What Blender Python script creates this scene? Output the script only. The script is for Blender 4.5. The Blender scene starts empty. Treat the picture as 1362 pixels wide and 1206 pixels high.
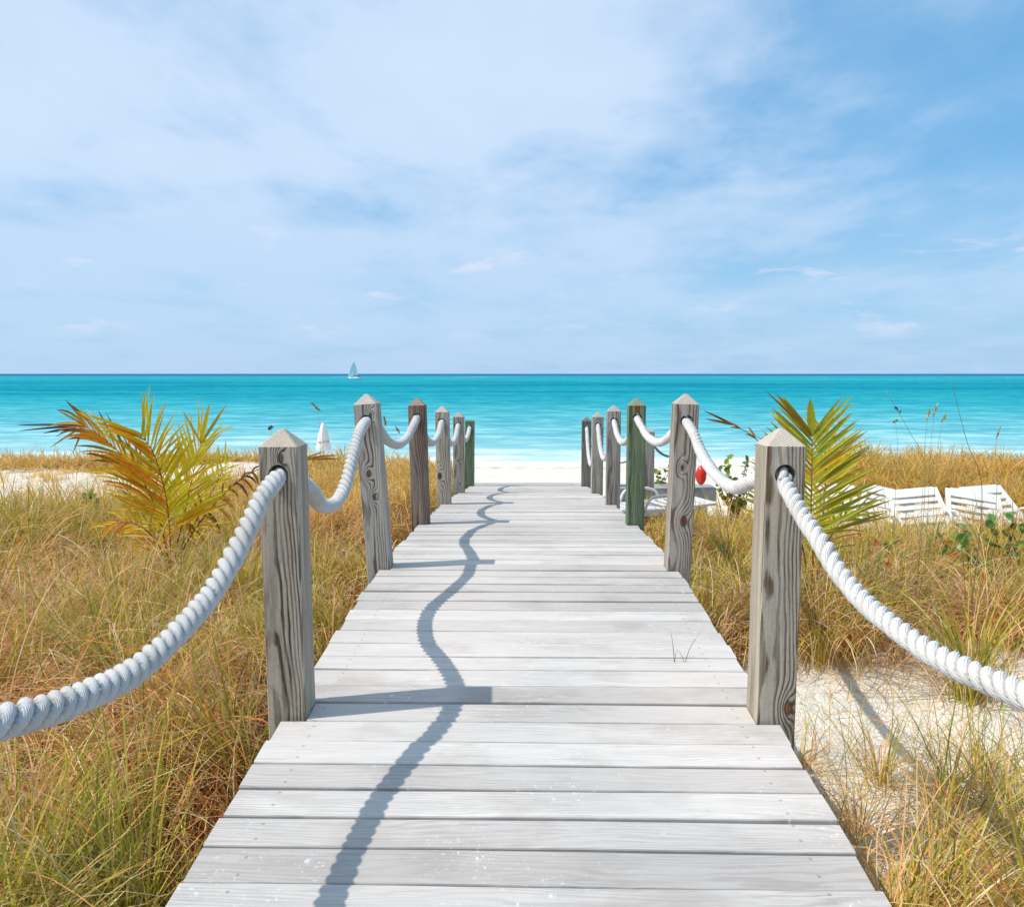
import bpy, bmesh, math, random
import numpy as np
from math import sin, cos, atan, sqrt, pi, radians, exp
from mathutils import Vector, Matrix
random.seed(7); rng = np.random.default_rng(11)
S = bpy.context.scene; COL = S.collection

# ---------------------------------------------------------------- camera
FPX, CX, CY = 1094.0, 681.0, 603.0
CAMZ = 1.32
PITCH = atan(106/FPX); YAW = atan(22*cos(PITCH)/FPX)
cam = bpy.data.cameras.new('camera'); co = bpy.data.objects.new('camera', cam); COL.objects.link(co)
co.location = (0, 0, CAMZ); co.rotation_euler = (pi/2-PITCH, 0, YAW)
cam.sensor_width = 36; cam.lens = 36*FPX/1362; cam.clip_end = 60000; cam.clip_start = 0.05
S.camera = co

# ---------------------------------------------------------------- light
SUN = Vector((-0.69, -0.15, 1.0)).normalized()
sl = bpy.data.lights.new('sun', 'SUN'); sl.energy = 3.9; sl.angle = radians(0.53); sl.color = (1.0, 0.95, 0.87)
so = bpy.data.objects.new('sun', sl); COL.objects.link(so)
so.rotation_euler = (-SUN).to_track_quat('-Z', 'Y').to_euler(); so.location = (-5, -3, 8)
S.view_settings.view_transform = 'Standard'; S.view_settings.look = 'None'
S.view_settings.exposure = 0.0; S.view_settings.gamma = 1.0
W = bpy.data.worlds.new('World'); S.world = W; W.use_nodes = True

class NT:
    """small node-building helper"""
    def __init__(s, nt): s.t = nt; s.n = nt.nodes; s.l = nt.links
    def node(s, ty, **kw):
        n = s.n.new(ty)
        for k, v in kw.items(): setattr(n, k, v)
        return n
    def put(s, sock, v):
        if isinstance(v, bpy.types.NodeSocket): s.l.new(v, sock)
        elif v is not None:
            if isinstance(v, (tuple, list)) and sock.type == 'RGBA' and len(v) == 3: v = (*v, 1)
            sock.default_value = v
    def m(s, op, a, b=None, c=None, clamp=False):
        n = s.node('ShaderNodeMath', operation=op); n.use_clamp = clamp
        for i, v in enumerate((a, b, c)):
            if v is not None: s.put(n.inputs[i], v)
        return n.outputs[0]
    def vm(s, op, a, b=None):
        n = s.node('ShaderNodeVectorMath', operation=op)
        s.put(n.inputs[0], a)
        if b is not None: s.put(n.inputs[1], b)
        return n.outputs[0]
    def noise(s, vec, scale, detail=4, rough=.5, dist=0.0, col=False, dim='3D'):
        n = s.node('ShaderNodeTexNoise', noise_dimensions=dim)
        if vec is not None: s.l.new(vec, n.inputs['Vector'])
        n.inputs['Scale'].default_value = scale; n.inputs['Detail'].default_value = detail
        n.inputs['Roughness'].default_value = rough; n.inputs['Distortion'].default_value = dist
        return n.outputs['Color' if col else 'Fac']
    def ramp(s, fac, stops, interp='LINEAR'):
        n = s.node('ShaderNodeValToRGB'); n.color_ramp.interpolation = interp
        e = n.color_ramp.elements
        while len(e) < len(stops): e.new(0.5)
        for el, (p, c) in zip(e, stops):
            el.position = p; el.color = (c, c, c, 1) if isinstance(c, (int, float)) else (*c, 1)
        s.l.new(fac, n.inputs[0]); return n.outputs[0]
    def mix(s, f, a, b, mode='MIX'):
        n = s.node('ShaderNodeMix', data_type='RGBA', blend_type=mode)
        s.put(n.inputs[0], f); s.put(n.inputs[6], a); s.put(n.inputs[7], b); return n.outputs[2]
    def xyz(s, v):
        n = s.node('ShaderNodeSeparateXYZ'); s.l.new(v, n.inputs[0]); return n.outputs
    def cxyz(s, x, y, z):
        n = s.node('ShaderNodeCombineXYZ')
        for i, v in enumerate((x, y, z)): s.put(n.inputs[i], v)
        return n.outputs[0]
    def attr(s, name, out='Fac'):
        n = s.node('ShaderNodeAttribute', attribute_name=name); return n.outputs[out]
    def obj(s): return s.node('ShaderNodeTexCoord').outputs['Object']
    def pos(s): return s.node('ShaderNodeNewGeometry').outputs['Position']
    def bump(s, h, strength=.5, dist=.01):
        n = s.node('ShaderNodeBump'); s.l.new(h, n.inputs['Height'])
        n.inputs['Strength'].default_value = strength; n.inputs['Distance'].default_value = dist
        return n.outputs[0]

def sr(r, g, b):
    f = lambda c: (c/255/12.92) if c/255 <= .04045 else ((c/255+.055)/1.055)**2.4
    return (f(r), f(g), f(b))

def build_sky():
    t = NT(W.node_tree); t.n.clear()
    sky = t.node('ShaderNodeTexSky', sky_type='NISHITA'); sky.sun_disc = False
    sky.sun_elevation = math.asin(SUN.z); sky.sun_rotation = math.atan2(SUN.x, SUN.y) % (2*pi)
    sky.air_density = 1.0; sky.dust_density = 1.2; sky.ozone_density = 2.0
    d = t.node('ShaderNodeTexCoord').outputs['Generated']
    x, y, z = t.xyz(d)
    zc = t.m('MAXIMUM', z, 0.0)
    den = t.m('ADD', zc, 0.13)
    px = t.m('DIVIDE', x, den); py = t.m('DIVIDE', y, den)
    v = t.cxyz(px, py, 0.0)
    big = t.noise(v, 0.75, 3, .5, .3)
    v2 = t.cxyz(t.m('ADD', px, 3.3), t.m('MULTIPLY', py, 0.7), 1.7)
    mid = t.noise(v2, 1.7, 7, .54, .22)
    fine = t.noise(v2, 8.0, 5, .55, .3)
    az = t.m('DIVIDE', x, t.m('MAXIMUM', y, .05))                    # thicker veil to the left
    bias = t.m('MULTIPLY', az, -0.62)
    c = t.m('ADD', t.m('MULTIPLY', big, 0.65), t.m('ADD', t.m('MULTIPLY', mid, 1.35), t.m('MULTIPLY', fine, 0.26)))
    c = t.m('ADD', c, t.m('MINIMUM', t.m('MAXIMUM', bias, -.27), .06))
    cov = t.ramp(t.m('MULTIPLY', c, .5), [(0.30, 0.0), (0.40, 0.20), (0.50, .60), (0.60, .90), (0.8, 1.0)])
    # thin out the high veil close to the horizon, where the air itself is pale
    low = t.ramp(zc, [(0.0, 0.35), (0.10, 0.62), (0.22, 1.0)])
    cov = t.m('MULTIPLY', cov, low)
    g1 = t.ramp(az, [(0.30, 1.0), (0.62, .30)]); g2 = t.ramp(z, [(.12, 0), (.24, 1), (.34, 1), (.46, 0)])
    gap = t.m('SUBTRACT', 1.0, t.m('MULTIPLY', t.m('SUBTRACT', 1.0, g1), g2)); cov = t.m('MULTIPLY', cov, gap)
    # small fair-weather clouds low over the sea
    ang = t.node('ShaderNodeMath', operation='ARCTAN2'); t.l.new(x, ang.inputs[0]); t.l.new(y, ang.inputs[1])
    vp = t.cxyz(t.m('MULTIPLY', ang.outputs[0], 9.0), t.m('MULTIPLY', z, 34.0), 4.0)
    puff = t.noise(vp, 1.0, 7, .6, .35)
    puff = t.ramp(puff, [(0.585, 0.0), (0.72, .75)])
    band = t.ramp(z, [(0.035, 0.0), (0.06, 1.0), (0.14, 1.0), (0.19, 0.0)])
    puff = t.m('MULTIPLY', puff, band)
    base = t.mix(1.0, sky.outputs[0], (0.105, 0.145, 0.150), 'MULTIPLY')
    # broad pale air of a humid day
    air = t.ramp(zc, [(0.0, .88), (0.12, .75), (0.5, .60)])
    airc = t.mix(t.ramp(zc, [(0.0, 0.0), (0.10, .35), (0.25, 1.0)]), (0.40, 0.62, 0.88), (0.15, 0.44, 0.79))
    base = t.mix(air, base, airc)
    out = t.mix(cov, base, (0.615, 0.75, 0.945))
    out = t.mix(puff, out, (0.72, 0.78, 0.91))
    bg = t.node('ShaderNodeBackground'); t.l.new(out, bg.inputs[0]); bg.inputs[1].default_value = 1.06
    o = t.node('ShaderNodeOutputWorld'); t.l.new(bg.outputs[0], o.inputs[0])
build_sky()

# ---------------------------------------------------------------- helpers
def ray(px, py):
    u = (px-CX)/FPX; v = (CY-py)/FPX
    F = (-sin(YAW)*cos(PITCH), cos(YAW)*cos(PITCH), -sin(PITCH)); R = (cos(YAW), sin(YAW), 0)
    U = (-sin(YAW)*sin(PITCH), cos(YAW)*sin(PITCH), cos(PITCH))
    return Vector([F[i]+u*R[i]+v*U[i] for i in range(3)])
def at(px, py, Y):                    # world point on that sight line at distance Y
    d = ray(px, py); t = Y/d.y; return Vector((d.x*t, Y, CAMZ+d.z*t))
def atx(px, py, x):                   # ... in the vertical plane x
    d = ray(px, py); t = x/d.x; return Vector((x, d.y*t, CAMZ+d.z*t))

def tag(o, label=None, cat=None, group=None, kind=None):
    if label: o['label'] = label
    if cat: o['category'] = cat
    if group: o['group'] = group
    if kind: o['kind'] = kind
    return o
def empty(name, loc=(0, 0, 0), rz=0):
    o = bpy.data.objects.new(name, None); COL.objects.link(o); o.location = loc; o.rotation_euler = (0, 0, rz)
    o.empty_display_size = .1
    return o
def link(name, me, mat, parent=None, smooth=False):
    o = bpy.data.objects.new(name, me); COL.objects.link(o)
    if mat: me.materials.append(mat)
    if parent: o.parent = parent
    if smooth: me.shade_smooth()
    return o
def npmesh(name, V, Q, n=4):
    """V (k,3) array, Q (f,n) index array -> mesh, fast"""
    me = bpy.data.meshes.new(name); V = np.asarray(V, np.float32); Q = np.asarray(Q, np.int32)
    me.vertices.add(len(V)); me.vertices.foreach_set('co', V.ravel())
    me.loops.add(Q.size); me.loops.foreach_set('vertex_index', Q.ravel())
    me.polygons.add(len(Q)); me.polygons.foreach_set('loop_start', np.arange(0, Q.size, n, dtype=np.int32))
    me.polygons.foreach_set('loop_total', np.full(len(Q), n, np.int32))
    me.update(calc_edges=True); return me
def fattr(me, name, arr, ty='FLOAT'):
    a = me.attributes.new(name, ty, 'POINT')
    a.data.foreach_set('value' if ty == 'FLOAT' else 'color', np.asarray(arr, np.float32).ravel())

class MB:
    def __init__(s): s.v = []; s.f = []
    def box(s, c, d, M=None):
        x, y, z = c; a, b, h = d[0]/2, d[1]/2, d[2]/2; k = len(s.v)
        for i in (-1, 1):
            for j in (-1, 1):
                for l in (-1, 1):
                    p = Vector((x+i*a, y+j*b, z+l*h)); s.v.append(tuple(M @ p if M else p))
        for q in ((0, 1, 3, 2), (4, 6, 7, 5), (0, 4, 5, 1), (2, 3, 7, 6), (0, 2, 6, 4), (1, 5, 7, 3)):
            s.f.append(tuple(k+i for i in q))
    def tube(s, pts, r, n=8, caps=True):
        pts = [Vector(p) for p in pts]; rs = r if isinstance(r, (list, tuple)) else [r]*len(pts)
        k = len(s.v); T = None; A = None
        for i, p in enumerate(pts):
            t = (pts[min(i+1, len(pts)-1)]-pts[max(i-1, 0)]).normalized()
            if A is None: A = t.orthogonal().normalized()
            else: A = (A-t*A.dot(t)).normalized()
            B = t.cross(A)
            for j in range(n):
                a = 2*pi*j/n; s.v.append(tuple(p+(A*cos(a)+B*sin(a))*rs[i]))
        for i in range(len(pts)-1):
            for j in range(n):
                a = k+i*n+j; b = k+i*n+(j+1) % n; s.f.append((a, b, b+n, a+n))
        if caps:
            s.f.append(tuple(k+j for j in reversed(range(n)))); s.f.append(tuple(k+(len(pts)-1)*n+j for j in range(n)))
    def strip(s, pts, side, w, fold=0.0, up=None):
        """leaf blade: centre line pts, half widths w[i] along side, folded in a V"""
        k = len(s.v)
        for i, p in enumerate(pts):
            sd = side[i] if isinstance(side, list) else side
            u = (up[i] if isinstance(up, list) else up) or Vector((0, 0, 1))
            s.v += [tuple(p-sd*w[i]+u*fold*w[i]), tuple(p), tuple(p+sd*w[i]+u*fold*w[i])]
        for i in range(len(pts)-1):
            a = k+3*i; s.f += [(a, a+1, a+4, a+3), (a+1, a+2, a+5, a+4)]
    def build(s, name, mat, parent=None, smooth=False, bevel=0):
        me = bpy.data.meshes.new(name); me.from_pydata(s.v, [], s.f); me.update()
        if bevel:
            bm = bmesh.new(); bm.from_mesh(me)
            bmesh.ops.bevel(bm, geom=bm.edges[:], offset=bevel, segments=2, affect='EDGES', profile=.5, clamp_overlap=True)
            bm.to_mesh(me); bm.free()
        return link(name, me, mat, parent, smooth)

def catmull(P, per):
    P = [Vector(p) for p in P]; out = []
    Q = [P[0]*2-P[1]]+P+[P[-1]*2-P[-2]]
    for i in range(1, len(Q)-2):
        a, b, c, d = Q[i-1:i+3]
        # centripetal, so that uneven control points do not loop
        t0 = 0; t1 = t0+max((b-a).length, 1e-6)**.5; t2 = t1+max((c-b).length, 1e-6)**.5; t3 = t2+max((d-c).length, 1e-6)**.5
        n = max(2, int((c-b).length/per))
        for k in range(n):
            t = t1+(t2-t1)*k/n
            A1 = a*((t1-t)/(t1-t0))+b*((t-t0)/(t1-t0)); A2 = b*((t2-t)/(t2-t1))+c*((t-t1)/(t2-t1)); A3 = c*((t3-t)/(t3-t2))+d*((t-t2)/(t3-t2))
            B1 = A1*((t2-t)/(t2-t0))+A2*((t-t0)/(t2-t0)); B2 = A2*((t3-t)/(t3-t1))+A3*((t-t1)/(t3-t1))
            out.append(B1*((t2-t)/(t2-t1))+B2*((t-t1)/(t2-t1)))
    out.append(P[-1]); return out

# numpy value noise for terrain and planting
_perm = rng.random((256, 256))
def vnoise(x, y):
    xi = np.floor(x).astype(int); yi = np.floor(y).astype(int); fx = x-xi; fy = y-yi
    fx = fx*fx*(3-2*fx); fy = fy*fy*(3-2*fy)
    g = lambda i, j: _perm[(xi+i) % 256, (yi+j) % 256]
    return (g(0, 0)*(1-fx)+g(1, 0)*fx)*(1-fy)+(g(0, 1)*(1-fx)+g(1, 1)*fx)*fy
def fbm(x, y, o=4):
    s = 0; a = .5
    for i in range(o): s = s+a*vnoise(x*2**i+17*i, y*2**i+5*i); a *= .5
    return s/(1-.5**o)
def sm(a, b, x):
    t = np.clip((x-a)/(b-a), 0, 1); return t*t*(3-2*t)

# ---------------------------------------------------------------- the lie of the land
DY = [-8, 0, 1.9, 2.32, 2.88, 3.67, 4.22, 4.75, 5.32, 6.59, 7.4, 8.5, 9.56, 11.76, 13.48, 16]
DZ = [-.1, -.06, -.005, .03, .07, .105, .13, .150, .146, .085, .037, -.04, -.12, -.335, -.475, -.68]
_k = np.linspace(-8, 16, 481); _z = np.interp(_k, DY, DZ); _z = np.convolve(np.pad(_z, 8, mode='edge'), np.ones(17)/17, 'valid')
def deckz(y): return np.interp(y, _k, _z)
SEA = -2.72
def beach(x, y):
    n = (fbm(x*.07+3, y*.07, 3)-.5)*.35
    return np.interp(y, [-50, 0, 13.6, 20, 38, 60, 200, 3e4], [-.6, -.55, -.57, -1.12, -2.74, -3.8, -8, -30])+n*sm(14, 22, y)*.35
def ground(x, y):
    x = np.asarray(x, float); y = np.asarray(y, float)
    b = beach(x, y)
    dl = np.interp(y, [-20, 3, 6, 9, 14, 16, 19, 60, 300], [-.42, -.42, -.30, -.26, -.25, -.5, -2., -9, -60])
    dr = np.interp(y, [-20, 3, 6, 8, 9.3, 11, 13, 15.5, 19, 60, 300], [-.45, -.45, -.40, -.42, -.66, -.6, -.22, -.32, -2., -9, -60])
    dr = np.where(x > 2.8, dr, np.interp(y, [-20, 3, 6, 9, 11, 13, 60, 300], [-.45, -.45, -.38, -.42, -.6, -1.2, -9, -60]))
    d = np.where(x < 0, dl, dr)+(fbm(x*.6, y*.6, 4)-.5)*.34+(fbm(x*3, y*3, 3)-.5)*.05
    g = np.maximum(b, d)
    m = sm(.8, 1.25, np.abs(x))
    corr = np.minimum(b, deckz(y)-.24+.24*sm(12.6, 14.0, y))       # hollow under the boardwalk
    g = corr*(1-m)+g*m
    return np.where(y > 13, b+(g-b)*sm(1.0, 2.2, np.abs(x)), g)
def ell(x, y, cx_, cy_, rx, ry): return np.sqrt(((x-cx_)/rx)**2+((y-cy_)/ry)**2)
BARE = [(2.2, 4.3, 1.30, .78), (1.95, 2.75, .75, .55), (2.0, 3.5, .8, .35), (1.15, 3.25, .38, .62), (-7.4, 11.0, 3.1, 2.4), (2.2, 8.9, .5, .6), (-4.6, 12.6, 1.6, 1.1), (4.4, 10.5, 2.4, 1.1), (-8.6, 9.6, 1.6, 1.4), (1.4,3.75,.3,.5)]
def veg(x, y):
    """planting density 0..1"""
    x = np.asarray(x, float); y = np.asarray(y, float)
    v = sm(15.6, 14.2, y+(fbm(x*.5, y*.5)-.5)*2.5)
    v = v*sm(.93, 1.0, np.abs(x))
    # right-hand side: open beach between the walkway end and the far hump
    edge = 9.6+np.clip(x-3.2, 0, 2.4)*2.6
    v = np.where(x > 0, v*sm(edge+.6, edge-.4, y), v)
    w = (fbm(x*1.7+9, y*1.7, 3)-.5)*1.3
    for (a, b, c, d) in BARE: v = v*(.06+.94*sm(.75, 1.25, ell(x, y, a, b, c, d)+w*.5))
    return v

# ---------------------------------------------------------------- materials
def mat(name):
    m = bpy.data.materials.new(name); m.use_nodes = True; t = NT(m.node_tree)
    b = t.n['Principled BSDF']; return m, t, b
def simple(name, col, rough=.6, spec=.3, vary=.08, scale=20, bump=0, bscale=60):
    m, t, b = mat(name); n = t.noise(t.obj(), scale, 4)
    c = t.mix(n, tuple(max(0, c*(1-vary*2)) for c in col), tuple(min(1, c*(1+vary*2)) for c in col))
    t.l.new(c, b.inputs['Base Color']); b.inputs['Roughness'].default_value = rough
    b.inputs['Specular IOR Level'].default_value = spec
    if bump: t.l.new(t.bump(t.noise(t.obj(), bscale, 5), bump, .01), b.inputs['Normal'])
    return m

def sand_mat():
    m, t, b = mat('sand'); p = t.pos()
    n1 = t.noise(p, .8, 5); n2 = t.noise(p, 9, 6); n3 = t.noise(p, 160, 3)
    c = t.mix(n1, (.74, .67, .56), (.88, .83, .73))
    c = t.mix(t.m('MULTIPLY', t.ramp(n3, [(.45, 0), (.7, 1)]), .25), c, (.50, .43, .34))
    # old leaf litter where grass grows
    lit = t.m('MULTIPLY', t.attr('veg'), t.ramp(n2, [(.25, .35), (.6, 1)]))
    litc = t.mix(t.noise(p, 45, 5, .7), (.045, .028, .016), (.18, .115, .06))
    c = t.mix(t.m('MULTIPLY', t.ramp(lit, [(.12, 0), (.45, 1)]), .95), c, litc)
    x, y, z = t.xyz(p)
    # loose dead bits scattered on the bare sand
    sp = t.noise(t.cxyz(t.m('MULTIPLY', x, 1), t.m('MULTIPLY', y, 1.6), z), 34, 4, .65, 1.5)
    c = t.mix(t.m('MULTIPLY', t.ramp(sp, [(.57, 0), (.63, .75)]), t.ramp(y, [(0, 1), (.999, 1)])), c, (.32, .22, .12))
    # weed line left by the tide
    yy = t.m('ADD', y, t.m('MULTIPLY', t.m('SUBTRACT', t.noise(p, .22, 2), .5), 4))
    wl = t.m('SUBTRACT', 1, t.m('MULTIPLY', t.m('ABSOLUTE', t.m('SUBTRACT', yy, 27)), .38), clamp=True)
    wn = t.ramp(t.noise(t.cxyz(x, t.m('MULTIPLY', y, .5), 0), 2.2, 5, .65), [(.50, 0), (.58, .85)])
    c = t.mix(t.m('MULTIPLY', wl, wn), c, (.30, .20, .14))
    wet = t.ramp(z, [(0, 1), (1, 1)])
    zz = t.m('MULTIPLY', t.m('ADD', t.m('ADD', z, 2.72), t.m('MULTIPLY', t.m('SUBTRACT', t.noise(p, .5, 3), .5), .1)), 6, clamp=True)
    c = t.mix(zz, (.60, .57, .50), c)
    t.l.new(c, b.inputs['Base Color']); b.inputs['Roughness'].default_value = .95; b.inputs['Specular IOR Level'].default_value = .15
    h = t.m('ADD', t.m('MULTIPLY', t.noise(p, 7, 5, .55), 1.0), t.m('MULTIPLY', n3, .12))
    t.l.new(t.bump(h, .9, .06), b.inputs['Normal']); return m

def sea_mat():
    m, t, b = mat('sea_water'); p = t.pos(); x, y, z = t.xyz(p)
    w = t.m('MULTIPLY', t.m('SUBTRACT', t.noise(t.cxyz(t.m('MULTIPLY', x, .25), y, 0), .055, 4), .5), t.m('MULTIPLY', y, .22))
    yy = t.m('MAXIMUM', t.m('ADD', y, w), 30)
    L = t.m('DIVIDE', t.m('LOGARITHM', t.m('DIVIDE', yy, 36.0), math.e), math.log(200.0))
    # 0 = 36 m (shore), 1 = 7200 m
    f = lambda d: math.log(d/36)/math.log(200)
    c = t.ramp(L, [(0.0, (.56, .69, .65)), (f(40), (.37, .59, .60)), (f(46), (.27, .52, .54)), (f(56), (.17, .46, .50)), (f(75), (.095, .40, .45)),
                   (f(110), (.038, .35, .405)), (f(170), (.018, .30, .355)), (f(330), (.014, .28, .34)), (f(560), (.035, .34, .39)), (f(1300), (.03, .29, .36)), (f(2200), (.025, .17, .30)), (f(6500), (.02, .12, .25))])
    # darker weed beds, broken by distance
    pat = t.noise(t.cxyz(t.m('MULTIPLY', x, .22), t.m('MULTIPLY', y, .9), 0), .028, 5, .6, .4)
    pm = t.m('MULTIPLY', t.ramp(pat, [(.47, 0), (.58, .55)]), t.ramp(L, [(f(90), 0), (f(200), 1), (f(500), 1), (f(800), .2)]))
    c = t.mix(pm, c, (.004, .15, .25))
    # ripples: streaks, light and dark
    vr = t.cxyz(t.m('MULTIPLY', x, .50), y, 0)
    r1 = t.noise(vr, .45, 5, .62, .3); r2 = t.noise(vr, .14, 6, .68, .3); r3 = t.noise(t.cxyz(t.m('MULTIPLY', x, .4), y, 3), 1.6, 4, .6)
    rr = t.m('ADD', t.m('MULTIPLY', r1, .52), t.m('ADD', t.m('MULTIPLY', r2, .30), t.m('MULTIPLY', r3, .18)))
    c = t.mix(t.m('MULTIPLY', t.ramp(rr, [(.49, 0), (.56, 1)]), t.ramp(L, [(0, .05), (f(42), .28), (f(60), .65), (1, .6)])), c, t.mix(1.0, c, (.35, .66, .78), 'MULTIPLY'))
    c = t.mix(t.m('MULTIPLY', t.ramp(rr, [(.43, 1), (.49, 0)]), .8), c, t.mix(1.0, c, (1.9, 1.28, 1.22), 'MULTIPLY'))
    # broken surf on the reef
    fo = t.noise(t.cxyz(t.m('MULTIPLY', x, .35), y, 9), .03, 3, .5)
    fm = t.m('MULTIPLY', t.ramp(fo, [(.66, 0), (.69, 1)]), t.ramp(L, [(f(700), 0), (f(760), .9), (f(1000), .9), (f(1100), 0)]))
    c = t.mix(fm, c, (.85, .9, .92))
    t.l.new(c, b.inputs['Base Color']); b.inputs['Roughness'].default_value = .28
    b.inputs['Specular IOR Level'].default_value = .0; b.inputs['IOR'].default_value = 1.33
    t.l.new(t.bump(t.m('ADD', r1, t.m('MULTIPLY', r3, .35)), .55, .35), b.inputs['Normal']); return m

def post_mat(name, light, dark, knots=(), tint=None, stain=None, seed=0.0, freq=1.0, kcol=None):
    m, t, b = mat(name); o = t.obj(); x, y, z = t.xyz(o)
    warp = t.noise(t.cxyz(t.m('MULTIPLY', x, 6), t.m('MULTIPLY', y, 6), t.m('ADD', t.m('MULTIPLY', z, 1.5), seed)), 1.0, 4, .5)
    # growth rings round a pith that leans away from the post's axis
    rx = t.m('ADD', t.m('ADD', x, .055+.02*sin(seed*3)), t.m('MULTIPLY', z, .035*cos(seed*5)))
    ry = t.m('ADD', y, -.11+.03*cos(seed*2))
    r = t.m('SQRT', t.m('ADD', t.m('MULTIPLY', rx, rx), t.m('MULTIPLY', ry, ry)))
    u = t.m('ADD', r, t.m('MULTIPLY', warp, .030))
    kmask = None
    for (kx, kz, kr) in knots:
        dx = t.m('SUBTRACT', x, kx); dz = t.m('MULTIPLY', t.m('SUBTRACT', z, kz), .55)
        dk = t.m('SQRT', t.m('ADD', t.m('MULTIPLY', dx, dx), t.m('MULTIPLY', dz, dz)))
        g = t.m('POWER', 2.718, t.m('MULTIPLY', t.m('MULTIPLY', dk, dk), -1/(kr*2.0)**2))
        u = t.m('ADD', u, t.m('MULTIPLY', g, .018))
        mk = t.m('SUBTRACT', 1.0, t.m('DIVIDE', dk, kr), clamp=True)
        kmask = mk if kmask is None else t.m('MAXIMUM', kmask, mk)
    s = t.m('SINE', t.m('ADD', t.m('MULTIPLY', u, 1050*freq), t.m('MULTIPLY', t.noise(o, 3, 3), 4)))
    rings = t.ramp(t.m('MULTIPLY_ADD', s, .5, .5), [(0.0, 0), (.55, .12), (.88, 1.0)])
    fib = t.noise(t.cxyz(t.m('MULTIPLY', x, 180), t.m('MULTIPLY', y, 180), t.m('MULTIPLY', z, 5)), 1.0, 3, .6)
    broad = t.noise(t.cxyz(t.m('MULTIPLY', x, 20), t.m('MULTIPLY', y, 20), t.m('ADD', t.m('MULTIPLY', z, 1.8), seed)), 1.0, 3, .5)
    a = t.m('MULTIPLY', rings, t.ramp(broad, [(.32, .30), (.58, 1)]))
    a = t.m('ADD', t.m('MULTIPLY', a, .95), t.m('MULTIPLY', t.ramp(fib, [(.48, 0), (.7, 1)]), .30), clamp=True)
    c = t.mix(a, light, dark)
    if tint: c = t.mix(t.m('MULTIPLY', t.ramp(broad, [(.35, .15), (.6, 1)]), tint[1]), c, tint[0])
    # rain-dark stripes and blotches
    bl = t.noise(t.cxyz(t.m('MULTIPLY', x, 9), t.m('MULTIPLY', y, 9), t.m('ADD', t.m('MULTIPLY', z, 1.1), seed+5)), 1.0, 4, .6)
    c = t.mix(t.m('MULTIPLY', t.ramp(bl, [(.52, 0), (.66, 1)]), .62), c, tuple(v*.75 for v in dark))
    c = t.mix(t.m('MULTIPLY', t.ramp(t.noise(t.cxyz(t.m('MULTIPLY', x, 22), t.m('MULTIPLY', y, 22), t.m('ADD', t.m('MULTIPLY', z, 1.2), seed+9)), 1.0, 3, .5), [(.50, 0), (.66, 1)]), .45), c, (light[0]*1.35, light[1]*1.33, light[2]*1.26))
    if stain:
        (sc, z0, z1, x0, x1) = stain
        msk = t.m('MULTIPLY', t.m('MULTIPLY', t.m('GREATER_THAN', z, z0), t.m('LESS_THAN', z, z1)), t.m('MULTIPLY', t.m('GREATER_THAN', x, x0), t.m('LESS_THAN', x, x1)))
        c = t.mix(t.m('MULTIPLY', msk, .9), c, sc)
    if kmask is not None:
        kn = t.m('ADD', kmask, t.m('MULTIPLY', t.m('SUBTRACT', t.noise(o, 90, 3), .5), .25))
        c = t.mix(t.ramp(kn, [(.0, 0), (.25, .85), (1, .9)]), c, (.085, .055, .035))
        if kcol: c = t.mix(t.ramp(kn, [(.35, 0), (.6, .9)]), c, kcol)
    # sawn end grain: silvered pyramid tops
    geo = t.node('ShaderNodeNewGeometry'); nz = t.xyz(geo.outputs['Normal'])[2]
    nt_ = t.node('ShaderNodeTexCoord').outputs['Normal']; lz = t.xyz(nt_)[2]
    topm = t.ramp(lz, [(.35, 0), (.5, 1)])
    tc = t.mix(t.noise(o, 70, 5, .7), tuple(min(1, v*.95) for v in light), tuple(min(1, v*1.5) for v in light))
    tc = t.mix(t.m('MULTIPLY', t.ramp(t.m('SINE', t.m('MULTIPLY', r, 900)), [(.3, 0), (1, 1)]), .3), tc, dark)
    c = t.mix(t.m('MULTIPLY', topm, .8), c, tc)
    t.l.new(c, b.inputs['Base Color']); b.inputs['Roughness'].default_value = .85; b.inputs['Specular IOR Level'].default_value = .2
    h = t.m('SUBTRACT', 1.0, t.m('ADD', t.m('MULTIPLY', rings, .7), t.m('MULTIPLY', fib, .5)))
    t.l.new(t.bump(h, .8, .003), b.inputs['Normal']); return m

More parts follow.
